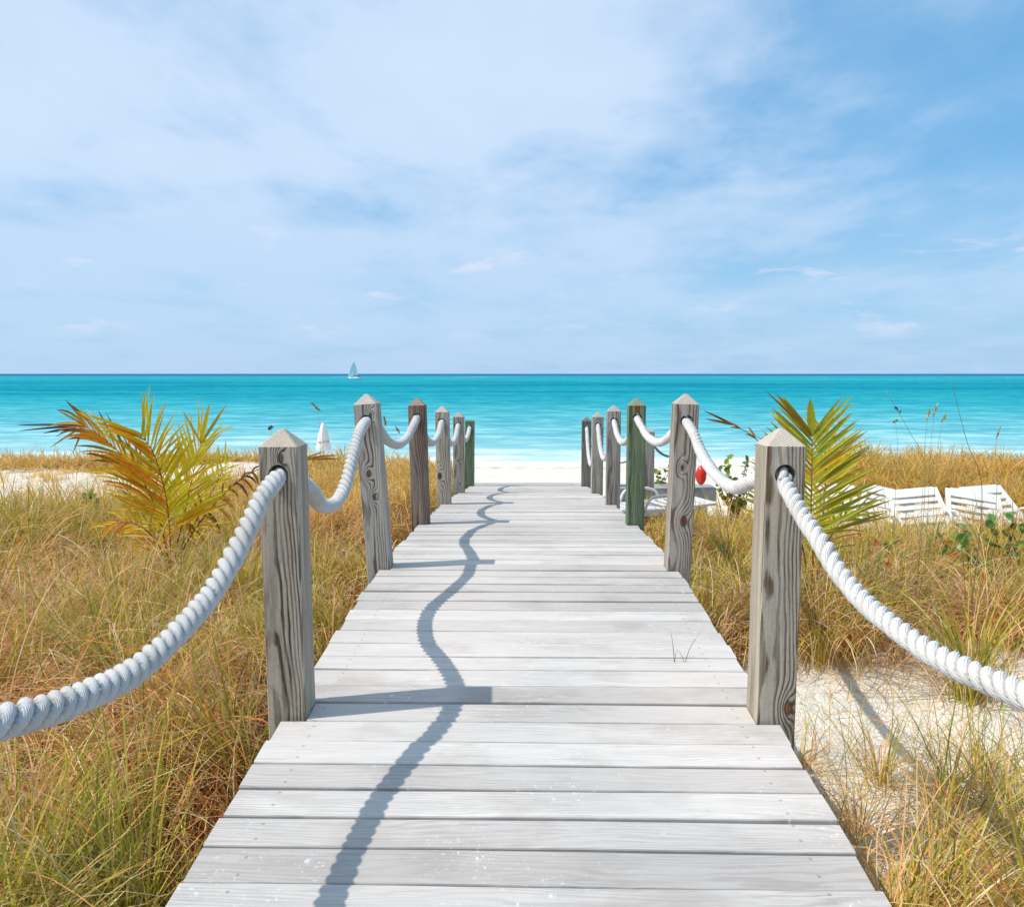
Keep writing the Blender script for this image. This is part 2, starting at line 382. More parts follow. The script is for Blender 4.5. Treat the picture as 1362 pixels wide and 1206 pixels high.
def deck_mat():
    m, t, b = mat('bleached_decking'); p = t.pos(); x, y, z = t.xyz(p); r = t.attr('rnd'); v = t.attr('vv')
    ro = t.m('MULTIPLY', r, 37.0)
    # flat-sawn figure: long arches along the board
    warp = t.noise(t.cxyz(t.m('ADD', t.m('MULTIPLY', x, .9), ro), t.m('MULTIPLY', v, 8), ro), 1.3, 4, .5)
    u = t.m('ADD', t.m('MULTIPLY', v, t.m('MULTIPLY_ADD', r, .6, .7)), t.m('MULTIPLY', warp, .13))
    s = t.m('SINE', t.m('MULTIPLY', u, 430))
    rings = t.ramp(t.m('MULTIPLY_ADD', s, .5, .5), [(.3, 0), (.95, 1)])
    fib = t.noise(t.cxyz(t.m('ADD', t.m('MULTIPLY', x, 5), ro), t.m('MULTIPLY', v, 260), ro), 1.0, 4, .65)
    blot = t.noise(t.cxyz(t.m('ADD', t.m('MULTIPLY', x, 2.2), ro), t.m('MULTIPLY', v, 14), ro), 1.0, 5, .6)
    base = t.mix(r, (.43, .395, .36), (.715, .672, .62))
    c = t.mix(t.m('MULTIPLY', t.ramp(blot, [(.35, 0), (.65, 1)]), .55), base, (.47, .45, .435))
    c = t.mix(t.m('MULTIPLY', rings, t.ramp(t.noise(p, 1.6, 2), [(.35, .10), (.65, .45)])), c, (.26, .225, .20))
    c = t.mix(t.m('MULTIPLY', t.ramp(fib, [(.52, 0), (.72, 1)]), .42), c, (.22, .19, .17))
    warm = t.noise(t.cxyz(x, t.m('MULTIPLY', y, .6), 2), .7, 3)
    c = t.mix(t.m('MULTIPLY', t.ramp(warm, [(.42, 0), (.62, 1)]), .35), c, (.76, .66, .58))
    wet = t.noise(t.cxyz(t.m('ADD', t.m('MULTIPLY', x, 1.6), ro), t.m('MULTIPLY', y, 2.4), r), 1.4, 5, .6)
    c = t.mix(t.m('MULTIPLY', t.ramp(wet, [(.52, 0), (.68, 1)]), .38), c, (.30, .255, .215))
    # dried sand trodden into the grain
    sp = t.noise(t.cxyz(x, t.m('MULTIPLY', y, 1.2), 0), 48, 5, .75, .6)
    area = t.ramp(t.noise(p, 3.2, 4, .6), [(.50, 0), (.64, 1)])
    c = t.mix(t.m('MULTIPLY', t.ramp(sp, [(.585, 0), (.65, .75)]), area), c, (.86, .84, .80))
    # rusty nail heads over the stringers
    v0 = t.attr('v0'); ax = t.m('ABSOLUTE', t.m('SUBTRACT', t.m('ABSOLUTE', x), .765)); nm = None
    for q in (.038, .106):
        dv = t.m('SUBTRACT', v0, q); dd = t.m('SQRT', t.m('ADD', t.m('MULTIPLY', ax, ax), t.m('MULTIPLY', dv, dv)))
        k_ = t.m('SUBTRACT', 1.0, t.m('DIVIDE', dd, .0065), clamp=True); nm = k_ if nm is None else t.m('MAXIMUM', nm, k_)
    c = t.mix(t.ramp(nm, [(0, 0), (.35, .45)]), c, (.16, .11, .085))
    # small dark dints
    dn = t.noise(t.cxyz(t.m('MULTIPLY', x, .6), y, 5), 26, 2, .5)
    c = t.mix(t.ramp(dn, [(.79, 0), (.82, .8)]), c, (.10, .085, .08))
    t.l.new(c, b.inputs['Base Color']); b.inputs['Roughness'].default_value = .8; b.inputs['Specular IOR Level'].default_value = .25
    h = t.m('SUBTRACT', 1, t.m('ADD', t.m('MULTIPLY', fib, .8), t.m('MULTIPLY', rings, .25)))
    t.l.new(t.bump(h, .55, .004), b.inputs['Normal']); return m

def rope_mat(name='white_rope_shaded', a=(.55, .55, .55), c2=(.70, .69, .67)):
    m, t, b = mat(name); o = t.pos(); s = t.attr('s'); f = t.attr('f')
    w = t.m('SINE', t.m('ADD', t.m('MULTIPLY', s, 520.0), t.m('MULTIPLY', f, 26.0)))
    n = t.noise(o, 30, 6, .7); n2 = t.noise(o, 330, 4, .75)
    c = t.mix(n, a, c2)
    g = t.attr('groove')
    c = t.mix(t.m('MULTIPLY', g, .75), c, tuple(v*.38 for v in a))  # shade between the strands painted into the rope colour
    c = t.mix(t.m('MULTIPLY', t.ramp(t.noise(o, 9, 5, .65), [(.45, 0), (.68, 1)]), .38), c, (.46, .40, .33))
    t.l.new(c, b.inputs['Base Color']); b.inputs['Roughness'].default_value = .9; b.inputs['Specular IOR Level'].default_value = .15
    b.inputs['Sheen Weight'].default_value = .15
    h = t.m('ADD', t.m('MULTIPLY', w, .5), t.m('MULTIPLY', n2, .8))
    t.l.new(t.bump(h, .55, .0025), b.inputs['Normal']); return m

def leafy(name, trans=.35, rough=.5, spec=.3):
    """foliage that takes its colour from the mesh attribute 'col' (each blade's own colour)"""
    m, t, b = mat(name); c = t.attr('col', 'Color')
    v = t.noise(t.pos(), 30, 3); c = t.mix(1.0, c, t.mix(v, (.75, .75, .75), (1.2, 1.2, 1.2)), 'MULTIPLY')
    t.l.new(c, b.inputs['Base Color']); b.inputs['Roughness'].default_value = rough; b.inputs['Specular IOR Level'].default_value = spec
    tr = t.node('ShaderNodeBsdfTranslucent'); t.l.new(c, tr.inputs[0])
    mx = t.node('ShaderNodeMixShader'); mx.inputs[0].default_value = trans
    t.l.new(b.outputs[0], mx.inputs[1]); t.l.new(tr.outputs[0], mx.inputs[2])
    t.l.new(mx.outputs[0], t.n['Material Output'].inputs[0]); return m

M = dict(sand=sand_mat(), sea=sea_mat(), deck=deck_mat(), rope=rope_mat('white_rope_shaded', (.58, .565, .54), (.74, .72, .69)), rope_r=rope_mat('white_rope_sunlit', (.64, .62, .58), (.82, .79, .75)), grass=leafy('grass_blades', .35, .55, .25),  # left rope colour darkened for its shaded side, right one lightened for sun
         palm=leafy('palm_leaflets', .58, .45, .3), rachis=simple('palm_rachis', (.30, .09, .03), .5, .3, .2),
         deadrachis=simple('dry_rachis', (.22, .10, .04), .8, .2, .3),
         grape=leafy('broad_leaves', .3, .35, .5), stem=simple('twig', (.16, .10, .06), .8, .2),
         white=simple('white_plastic', (.74, .72, .67), .35, .4, .03), cloth=simple('white_canvas', (.78, .74, .72), .85, .2, .06, 8),
         beam=simple('weathered_beam', (.34, .33, .32), .85, .2, .25, 12, .6, 40), under=simple('stringer_timber', (.26, .21, .16), .9, .2, .2),  # under: plain brown timber of the stringers
         red=simple('red_plastic', (.72, .03, .015), .35, .5, .05), sail=simple('sail_cloth', (.80, .86, .86), .7, .2, .03),
         hull=simple('white_hull', (.80, .82, .84), .3, .5, .03), navy=simple('navy_cloth', (.03, .10, .24), .7), alu=simple('mast_metal', (.32, .38, .45), .4, .5),
         dark=simple('dark_clothes', (.06, .06, .08), .8), wood=simple('pole_wood', (.45, .33, .20), .6), seed=leafy('seed_heads', .3, .7, .2),
         fibre=simple('rope_fibre', (.72, .70, .66), .9, .1),
         thin_rope=rope_mat('grey_rope', (.26, .24, .23), (.40, .38, .36)))

# ---------------------------------------------------------------- ground sheet and sea
def graded(vals): return np.array(sorted(set(np.round(vals, 4))))
xs = graded(np.concatenate([np.arange(-3.4, 3.4, .05), np.arange(-16, 16.1, .16), np.arange(-60, 61, 2.5), [-9000, -3000, -900, -300, -140, -90, 90, 140, 300, 900, 3000, 9000]]))
ys = graded(np.concatenate([np.arange(1, 7, .05), np.arange(-3, 18, .13), np.arange(18, 44, .5), [-400, -120, -50, -20, -10, -6, 50, 60, 80, 120, 200, 400, 900, 3000, 9000, 20000]]))
X, Y = np.meshgrid(xs, ys); Z = ground(X, Y); nx, ny = len(xs), len(ys)
idx = np.arange(nx*ny).reshape(ny, nx)
Q = np.stack([idx[:-1, :-1], idx[:-1, 1:], idx[1:, 1:], idx[1:, :-1]], -1).reshape(-1, 4)
me = npmesh('sand', np.stack([X, Y, Z], -1).reshape(-1, 3), Q); fattr(me, 'veg', veg(X, Y))
tag(link('sand_ground', me, M['sand'], smooth=True), kind='structure')
ys2 = graded(np.concatenate([np.arange(30, 60, 2.), np.arange(60, 200, 10.), [250, 400, 800, 1600, 4000, 9000, 25000]])); xs2 = graded([-22000, -8000, -2000, -500, -100, -30, 0, 30, 100, 500, 2000, 8000, 22000])
X, Y = np.meshgrid(xs2, ys2); idx = np.arange(X.size).reshape(X.shape)
Q = np.stack([idx[:-1, :-1], idx[:-1, 1:], idx[1:, 1:], idx[1:, :-1]], -1).reshape(-1, 4)
tag(link('sea', npmesh('sea', np.stack([X, Y, np.full(X.shape, SEA)], -1).reshape(-1, 3), Q), M['sea']), kind='structure')

# ---------------------------------------------------------------- posts
PW = .140
# side, centre x at base, front-face Y, x shift of the top, y shift of the top, height to the shoulder
POSTS = []
def on_deck(px, py):
    d = ray(px, py); Y = 2.0
    for _ in range(60): Y = Y*.5+.5*((deckz(Y)-CAMZ)/d.z*d.y)
    return float(Y)
grey, greyd = (.36, .345, .32), (.095, .072, .05)
mats = {
 'L1': post_mat('post_wood_a', (.52, .445, .35), (.09, .055, .032), [(.010, .955, .013)], seed=1.3, stain=None),
 'L2': post_mat('post_wood_b', (.50, .455, .40), (.13, .09, .065), [(.030, .93, .011), (-.012, .58, .014), (.012, .44, .013)], seed=2.1),
 'L3': post_mat('post_wood_c', (.32, .26, .21), (.075, .045, .03), seed=3.7, tint=((.13, .07, .05), .45)),
 'L4': post_mat('post_wood_d', (.50, .455, .38), (.18, .13, .085), [(-.035, .30, .026)], seed=4.2, kcol=(.12, .05, .03)),
 'L5': post_mat('post_wood_e', (.43, .40, .35), (.13, .10, .07), [(.0, .42, .012), (0.02, .12, .012)], seed=5.9),
 'L6': post_mat('post_wood_f', (.22, .28, .18), (.05, .07, .04), seed=6.4, tint=((.11, .17, .09), .5)),
 'R1': post_mat('post_wood_g', (.56, .49, .39), (.16, .105, .06), [(.042, .055, .018)], seed=7.7, kcol=(.30, .13, .04)),
 'R2': post_mat('post_wood_h', (.48, .42, .355), (.16, .105, .07), [(.012, .30, .024), (-.012, .62, .012)], seed=8.3, kcol=(.16, .05, .025)),
 'R3': post_mat('post_wood_i', (.24, .29, .19), (.055, .075, .04), seed=9.2, tint=((.11, .17, .085), .50), stain=((.22, .06, .02), .86, 1.03, -.022, .022)),
 'R4': post_mat('post_wood_j', (.44, .41, .37), (.13, .10, .08), seed=10.6),
 'R5': post_mat('post_wood_k', (.42, .41, .35), (.15, .13, .09), seed=11.1),
 'R6': post_mat('post_wood_l', (.20, .18, .165), (.06, .05, .04), seed=12.5),
 'N': post_mat('post_wood_m', (.34, .32, .29), (.11, .09, .07), seed=13.5),
}
def post(key, x, yf, tx, ty, h, label, cap=.062, w=PW, holez=None, group='weathered posts carrying the white ropes'):
    """square timber, front face at yf, pyramid top, drilled through for the rope"""
    z0 = float(deckz(yf)); D = .75                                   # goes on down into the sand
    yc = yf+w/2; a = w/2
    bm = bmesh.new(); ch = .005
    def ring(z, s=1.0, k=0.0):
        out = []
        for (i, j) in ((-1, -1), (1, -1), (1, 1), (-1, 1)):
            for q in (0, 1):
                # chamfered corner: two vertices
                if (i*j > 0) ^ (q == 1): vx, vy = i*(a*s), j*(a*s-ch)
                else: vx, vy = i*(a*s-ch), j*(a*s)
                out.append((vx, vy))
        # order round the outline
        out.sort(key=lambda p: math.atan2(p[1], p[0]))
        return [bm.verts.new((px_+k*math.sin(z*9+px_*20)*.0, py_, z)) for px_, py_ in out]
    zs = [-D]+[i*h/14 for i in range(0, 15)]
    rings_ = [ring(z) for z in zs]+[ring(h+cap*.96, .13)]
    for r1, r2 in zip(rings_[:-1], rings_[1:]):
        for i in range(8): bm.faces.new((r1[i], r1[(i+1) % 8], r2[(i+1) % 8], r2[i]))
    bm.faces.new(list(reversed(rings_[0]))); bm.faces.new(rings_[-1])
    bmesh.ops.recalc_face_normals(bm, faces=bm.faces)
    # lean
    me = bpy.data.meshes.new('weathered_post'); bm.to_mesh(me); bm.free()
    hz = h-.10 if holez is None else holez
    o = link('weathered_post', me, mats[key])
    # the bore
    cut = MB(); cut.tube([(0, -.2, hz), (0, .2, hz)], .0370, 28); c = cut.build('bore', None); bn_ = bmesh.new(); bn_.from_mesh(c.data); bmesh.ops.recalc_face_normals(bn_, faces=bn_.faces); bn_.to_mesh(c.data); bn_.free()
    md = o.modifiers.new('b', 'BOOLEAN'); md.object = c; md.operation = 'DIFFERENCE'; md.solver = 'EXACT'
    bpy.context.view_layer.update()
    dg = bpy.context.evaluated_depsgraph_get(); nm = bpy.data.meshes.new_from_object(o.evaluated_get(dg))
    o.modifiers.clear(); o.data = nm; nm.name = 'weathered_post'
    assert len(nm.polygons) > 135
    if not nm.materials: nm.materials.append(mats[key])
    bpy.data.objects.remove(c)
    o.location = (x, yc, z0); o.rotation_euler = (-ty/h, tx/h, 0)
    tag(o, label, 'post', group)
    hole = Vector((x+tx*hz/h, yc+ty*hz/h, z0+hz))
    POSTS.append((key, o, hole)); return hole

def pp(key, px, py, x=None):                                         # where its front foot stands
    Y = on_deck(px, py); return Y
HL = {}; ROWS = [2.88, 4.86, 6.74, 8.50, 10.46, 12.48]
specs = [
 ('L1', -.880, (380, 953), -.008, .0, .995, 'grey post on the left of the boardwalk nearest the viewer, dark streaked grain'),
 ('L2', -.905, (500, 756), -.065, .0, .995, 'grey post on the left leaning outward, wavy dark grain, second from the viewer'),
 ('L3', -.900, (557, 697), -.022, .0, .985, 'dark brown post on the left with a sandy coloured top, beyond the leaning one'),
 ('L4', -.885, (589, 671), -.015, .0, .965, 'pale grey post on the left with a brown knot low down, beyond the brown one'),
 ('L5', -.895, (612, 655), .0, .0, .98, 'small grey post on the left just before the green one'),
 ('R1', .895, (1030, 960), .006, .0, 1.00, 'pale grey post on the right nearest the viewer with an orange knot at its foot'),
 ('R2', .905, (907, 759), .030, .0, .995, 'grey brown post on the right with a large red brown knot, second from the viewer'),
 ('R3', .890, (846, 697), .0, .0, .985, 'green stained post on the right with a rust mark above the rope'),
 ('R4', .885, (816, 671), .0, .0, .975, 'grey post on the right directly beyond the green stained one'),
 ('R5', .885, (796, 657), .0, .0, .98, 'slim looking grey post on the right just before the darkest end post'),
]
for key, x, (px, py), tx, ty, h, lab in specs: HL[key] = post(key, x, ROWS[int(key[1])-1], tx, ty, h, lab)
HL['L6'] = post('L6', -.905, 12.48, .01, 0, 1.0, 'flat topped green stained post at the far left end of the boardwalk', cap=.008)
HL['R6'] = post('R6',   .885, 12.48, .0, 0, 1.0, 'dark post at the far right end of the boardwalk')
L0 = Vector((-1.0, .95, .93)); R0 = Vector((1.02, .95, .93))
HL['L0'] = post('N', -1.0, .86, 0, 0, .99, 'post beside the left of the boardwalk, behind the viewer')
HL['R0'] = post('N', 1.02, .86, 0, 0, .99, 'post beside the right of the boardwalk, behind the viewer')
for k_, o_, h_ in POSTS: print(k_, [round(v, 2) for v in h_])

# ---------------------------------------------------------------- ropes
def rope(name, path, R, pitch, mt, n=36, sign=1, near=.0045):
    pts = catmull(path, near); P = np.array([tuple(p) for p in pts])
    # thin out with distance from the viewpoint region
    keep = [0]; acc = 0
    for i in range(1, len(P)):
        acc += np.linalg.norm(P[i]-P[i-1]); step = near*max(1, P[i][1]/3.2)
        if acc >= step or i == len(P)-1: keep.append(i); acc = 0
    P = P[keep]; seg = np.linalg.norm(np.diff(P, axis=0), axis=1); s = np.concatenate([[0], np.cumsum(seg)])
    T = np.gradient(P, axis=0); T /= np.linalg.norm(T, axis=1)[:, None]
    up = np.array([1.0, 0.12, 0.05]); A = up-T*(T@up)[:, None]; A /= np.linalg.norm(A, axis=1)[:, None]; B = np.cross(T, A)
    rs, rc = .464*R, .536*R
    phi = np.arange(n)*2*pi/n
    ph = sign*2*pi*(s+.018*np.sin(s*4.1+1)+.008*np.sin(s*11.3))/pitch
    loc = phi[None, :]-ph[:, None]
    dl = (loc+pi/3) % (2*pi/3)-pi/3
    r = rc*np.cos(dl)+np.sqrt(np.maximum(rs**2-(rc*np.sin(dl))**2, 0))
    r = (r*.68+R*.32*.96)*(1+.03*np.sin(s*7)+.018*np.sin(s*19+2))[:, None]*(1+.02*np.sin(ph*1.0+phi[None,0]*0))[:, None]
    V = P[:, None, :]+A[:, None, :]*(r*np.cos(phi))[..., None]+B[:, None, :]*(r*np.sin(phi))[..., None]
    k = len(P); idx = np.arange(k*n).reshape(k, n)
    Q = np.stack([idx[:-1], np.roll(idx[:-1], -1, 1), np.roll(idx[1:], -1, 1), idx[1:]], -1).reshape(-1, 4)
    me = npmesh(name, V.reshape(-1, 3), Q)
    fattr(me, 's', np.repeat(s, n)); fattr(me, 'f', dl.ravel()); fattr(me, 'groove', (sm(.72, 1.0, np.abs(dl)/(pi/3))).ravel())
    o = link(name, me, mt, smooth=True)
    if name == 'thick_rope':                                          # loose hairs standing off the strands
        ii = np.where((P[:, 1] > 1.1) & (P[:, 1] < 6.0))[0]; m_ = 5200; i_ = rng.choice(ii, m_); j_ = rng.integers(0, n, m_)
        p0 = V[i_, j_]; nr = p0-P[i_]; nr /= np.linalg.norm(nr, axis=1)[:, None]; d = nr*rng.uniform(.25, 1, m_)[:, None]+T[i_]*rng.normal(0, .9, m_)[:, None]+rng.normal(0, .35, (m_, 3))
        d /= np.linalg.norm(d, axis=1)[:, None]; ln = rng.uniform(.004, .013, m_)[:, None]; sd = np.cross(d, rng.normal(0, 1, (m_, 3))); sd /= np.linalg.norm(sd, axis=1)[:, None]; sd *= .00028
        e1 = p0+d*ln*.5; e2 = e1+(d+rng.normal(0, .4, (m_, 3)))*ln*.5
        VV_ = np.stack([p0-sd, p0+sd, e1-sd, e1+sd, e2-sd*.4, e2+sd*.4], 1).reshape(-1, 3); b = np.arange(m_)[:, None]*6
        q = np.concatenate([b+np.array([[0, 1, 3, 2]]), b+np.array([[2, 3, 5, 4]])]); fo = link('loose_fibres', npmesh('loose_fibres', VV_, q), M['fibre'], o); fo['kind'] = 'stuff'
    return o
hole = lambda k, dz=-.006: HL[k]+Vector((0, 0, dz))
def through(k, dz=-.004):
    h = HL[k]; return [h+Vector((0, -.055, dz-.002)), h+Vector((0, .055, dz-.002))]
def sagpts(a, b, s, n=4):
    return [a.lerp(b, t)+Vector((0, 0, -4*s*t*(1-t))) for t in [(i+1)/(n+1) for i in range(n)]]
xi = lambda p, a, b: a+(b-a)*p
L = []
h0 = HL['L0']
L += [h0+Vector((0, -.3, -.15)), h0+Vector((0, -.06, -.01)), h0+Vector((0, .06, -.012)), h0+Vector((.01, .17, -.10))]
for (px, py, x) in [(20, 955, -.955), (67, 943, -.945), (118, 923, -.935), (169, 899, -.925), (209, 862+6, -.918), (247, 830, -.91), (280, 791, -.905), (304, 752, -.90), (328, 706, -.895), (348, 664, -.89)]:
    L.append(atx(px, py, x))
L += through('L1')
for (px, py, x) in [(411, 650, -.885), (428, 672, -.905), (447, 668, -.913), (459, 646, -.92), (470, 604, -.93), (478, 575, -.945)]: L.append(atx(px, py, x))
L += through('L2')
for (px, py, x) in [(506, 573, -.965), (516, 586, -.96), (528, 591, -.945), (540, 584, -.935), (549, 568, -.925)]: L.append(atx(px, py, x))
L += through('L3'); L += sagpts(HL['L3'], HL['L4'], .22); L += through('L4'); L += sagpts(HL['L4'], HL['L5'], .24); L += through('L5')
L += sagpts(HL['L5'], HL['L6'], .20); L += through('L6')
ro_ = rope('thick_rope', L, .034, .132, M['rope'], sign=-1)
tag(ro_, 'thick twisted white rope threaded through the posts on the left side', 'rope', 'twisted ropes strung between the posts')
Rr = []
h0 = HL['R0']
Rr += [h0+Vector((0, -.3, -.15)), h0+Vector((0, -.06, -.01)), h0+Vector((0, .06, -.012)), h0+Vector((-.01, .18, -.10))]
for (px, py, x) in [(1354, 921, .985), (1298, 898, .965), (1262, 881, .955), (1227, 861, .945), (1192, 836, .935), (1148, 799, .925), (1110, 746+7, .915), (1092, 722, .91), (1071, 692, .905), (1055, 664, .90), (1043, 640, .90)]:
    Rr.append(atx(px, py, x))
Rr += through('R1')
for (px, py, x) in [(999, 641, .895), (980, 648, .89), (965, 643, .895), (947, 625, .905), (932, 600, .925), (923, 577, .93)]: Rr.append(atx(px, py, x))
Rr += through('R2')
for (px, py, x) in [(896, 575, .925), (887, 584, .92), (875, 588.5, .91), (862, 581, .90), (853, 567, .895)]: Rr.append(atx(px, py, x))
Rr += through('R3'); Rr += sagpts(HL['R3'], HL['R4'], .22); Rr += through('R4'); Rr += sagpts(HL['R4'], HL['R5'], .42); Rr += through('R5')
Rr += sagpts(HL['R5'], HL['R6'], .55); Rr += through('R6')
ro_ = rope('thick_rope', Rr, .030, .122, M['rope_r'], sign=1)
tag(ro_, 'thick twisted sunlit white rope threaded through the posts on the right side', 'rope', 'twisted ropes strung between the posts')

# ---------------------------------------------------------------- boardwalk
bw = empty('boardwalk', (0, 6, -.3)); tag(bw, 'sun bleached plank boardwalk with sandy specks running down to the beach', 'boardwalk')
def boards():
    V = []; F = []; RN = []; VV = []; V0 = []
    pr = [(o.location.y, abs(o.location.x), o.location.x) for _, o, _ in POSTS]
    FY = [.86]+ROWS; cuts = list(np.arange(-1.6, .80, .15))+[FY[0]-.008]
    for i, f_ in enumerate(FY):
        cuts.append(f_+.150); nxt = FY[i+1]-.008 if i+1 < len(FY) else 13.60
        m_ = max(1, round((nxt-f_-.150)/.1465)); c_ = [f_+.150+(nxt-f_-.150)*k/m_ for k in range(1, m_+1)]
        cuts += [v+(random.uniform(-.004, .004) if k < m_-1 else 0) for k, v in enumerate(c_)]
    for ci in range(len(cuts)-1):
        y = cuts[ci]; w = cuts[ci+1]-y; gap = random.choice([.009, .012, .014, .016, .021])
        y1 = y+w-gap
        z0 = float(deckz(y)); z1 = float(deckz(y1)); jz = random.uniform(-.0025, .0025); jt = random.uniform(-.0022, .0022); yaw = random.uniform(-.004, .004)*.9
        ends = []
        for sgn in (-1, 1):
            e = .900+random.uniform(-.009, .009)
            for (pyc, pa, pxx) in pr:
                if pxx*sgn > 0 and pa < .97 and y1 > pyc-PW/2+.02 and y < pyc+PW/2-.02: e = pa-PW/2-.004
            ends.append(sgn*e)
        k = len(V); n = 26; prof = [(0, -.034), (0, -.005), (.0016, -.0012), (.005, 0)]
        cup = random.uniform(-.0012, .0012); rn = random.random(); 
        for i in range(n+1):
            f = i/n; x = ends[0]+(ends[1]-ends[0])*f
            wob = .0016*sin(x*5+rn*40)+.0008*sin(x*17+rn*90)
            row = []
            for (d, dz) in prof: row.append((y+d+yaw*x+wob, z0+dz+jz+jt))
            row.append(((y+y1)/2+yaw*x+wob, (z0+z1)/2+jz+cup))
            for (d, dz) in reversed(prof): row.append((y1-d+yaw*x+wob*.4, z1+dz+jz-jt))
            for (yy, zz) in row: V.append((x, yy, zz+.0012*sin(x*3.1+rn*30))); RN.append(rn); VV.append(yy-y+rn*.9); V0.append(yy-y-yaw*x+.012*sin(rn*77)*(1 if x > 0 else -1))
        m_ = 2*len(prof)+1
        for i in range(n):
            for j in range(m_): a = k+i*m_+j; b = k+i*m_+(j+1) % m_; F.append((a, a+m_, b+m_, b))
        F.append(tuple(k+j for j in range(m_))); F.append(tuple(k+n*m_+j for j in reversed(range(m_))))
    me = bpy.data.meshes.new('planks'); me.from_pydata(V, [], F); me.update(); fattr(me, 'rnd', RN); fattr(me, 'vv', VV); fattr(me, 'v0', V0)
    bm = bmesh.new(); bm.from_mesh(me); bmesh.ops.recalc_face_normals(bm, faces=bm.faces); bm.to_mesh(me); bm.free()
    o = link('planks', me, M['deck']); o.parent = bw; o.location = (0, -6, .3); return o
boards()
for xb in (-.76, 0.0, .76):
    mb = MB(); ysb = np.arange(-1.55, 13.6, .5)
    for a, b in zip(ysb[:-1], ysb[1:]):
        k = len(mb.v)
        for yy in (a, b):
            z = float(deckz(yy))-.037
            for (dx, dz) in ((-.022, 0), (.022, 0), (.022, -.15), (-.022, -.15)): mb.v.append((xb+dx, yy-6, z+dz+.3))
        for j in range(4): mb.f.append((k+j, k+(j+1) % 4, k+4+(j+1) % 4, k+4+j))
    mb.build('stringer', M['under'], bw)

# ---------------------------------------------------------------- grass (uncountable)
def blades(P, az, th0, kap, Ln, w, col, nseg=6, tipcol=None, curlpow=1.4):
    """arrays of n blades -> vertices, quads, colours"""
    n = len(P); s = np.linspace(0, 1, nseg+1)
    mid = (s[:-1]+s[1:])/2
    th = th0[:, None]+kap[:, None]*mid[None, :]**curlpow
    azs = az[:, None]+rng.normal(0, .25, n)[:, None]*mid[None, :]*2
    dl = (Ln/nseg)[:, None]
    dx = np.sin(th)*np.cos(azs)*dl; dy = np.sin(th)*np.sin(azs)*dl; dz = np.cos(th)*dl
    C = np.zeros((n, nseg+1, 3)); C[:, 1:, 0] = np.cumsum(dx, 1); C[:, 1:, 1] = np.cumsum(dy, 1); C[:, 1:, 2] = np.cumsum(dz, 1)
    C += P[:, None, :]
    ok = (np.abs(C[:, :, 0]).min(1) > .89) & (np.abs(np.sign(C[:, :, 0]).sum(1)) == nseg+1)
    P, az, w, col, C = P[ok], az[ok], w[ok], col[ok], C[ok]; n = len(P)
    if tipcol is not None: tipcol = tipcol[ok]
    tw = az+pi/2+rng.normal(0, .5, n)
    sd = np.stack([np.cos(tw), np.sin(tw), rng.normal(0, .25, n)], -1)
    wd = (w[:, None]*(np.array([.75]+[1.0]*(nseg-1)+[.12])[None, :])*(1-.55*s[None, :]**1.5))/2
    A = C-sd[:, None, :]*wd[..., None]; B = C+sd[:, None, :]*wd[..., None]
    V = np.stack([A, B], 2).reshape(-1, 3)
    b = np.arange(n)[:, None]*(2*(nseg+1)); j = np.arange(nseg)[None, :]*2
    Q = np.stack([b+j, b+j+1, b+j+3, b+j+2], -1).reshape(-1, 4)
    cc = np.repeat(col[:, None, :], nseg+1, 1)
    if tipcol is not None: cc = cc*(1-s[None, :, None]**2)+tipcol[:, None, :]*s[None, :, None]**2
    cc = np.repeat(cc[:, :, None, :], 2, 2).reshape(-1, 3)
    return V, Q, cc
GREEN = np.array([(.40, .40, .035), (.52, .47, .045), (.24, .28, .03), (.56, .48, .06)])
STRAW = np.array([(.84, .50, .20), (.90, .62, .32), (.76, .38, .12), (.92, .74, .48), (.80, .45, .13), (.60, .36, .17)])
BROWN = np.array([(.26, .13, .05), (.40, .18, .07), (.60, .22, .05)])
GOLD = np.array([(.82, .50, .09), (.72, .50, .08), (.84, .54, .15)])
def pick(pal, n): return pal[rng.integers(0, len(pal), n)]*rng.uniform(.8, 1.2, n)[:, None]
VS, QS, CS = [], [], []; off = 0
def add(V, Q, c):
    global off
    VS.append(V); QS.append(Q+off); CS.append(c); off += len(V)
def scatter(n, y0, y1):
    """candidate points inside the field of view and a margin, both sides"""
    y = np.sqrt(rng.uniform(y0**2, y1**2, n)); hw = y*.66+1.0
    x = rng.uniform(-1, 1, n)*hw; return x, y
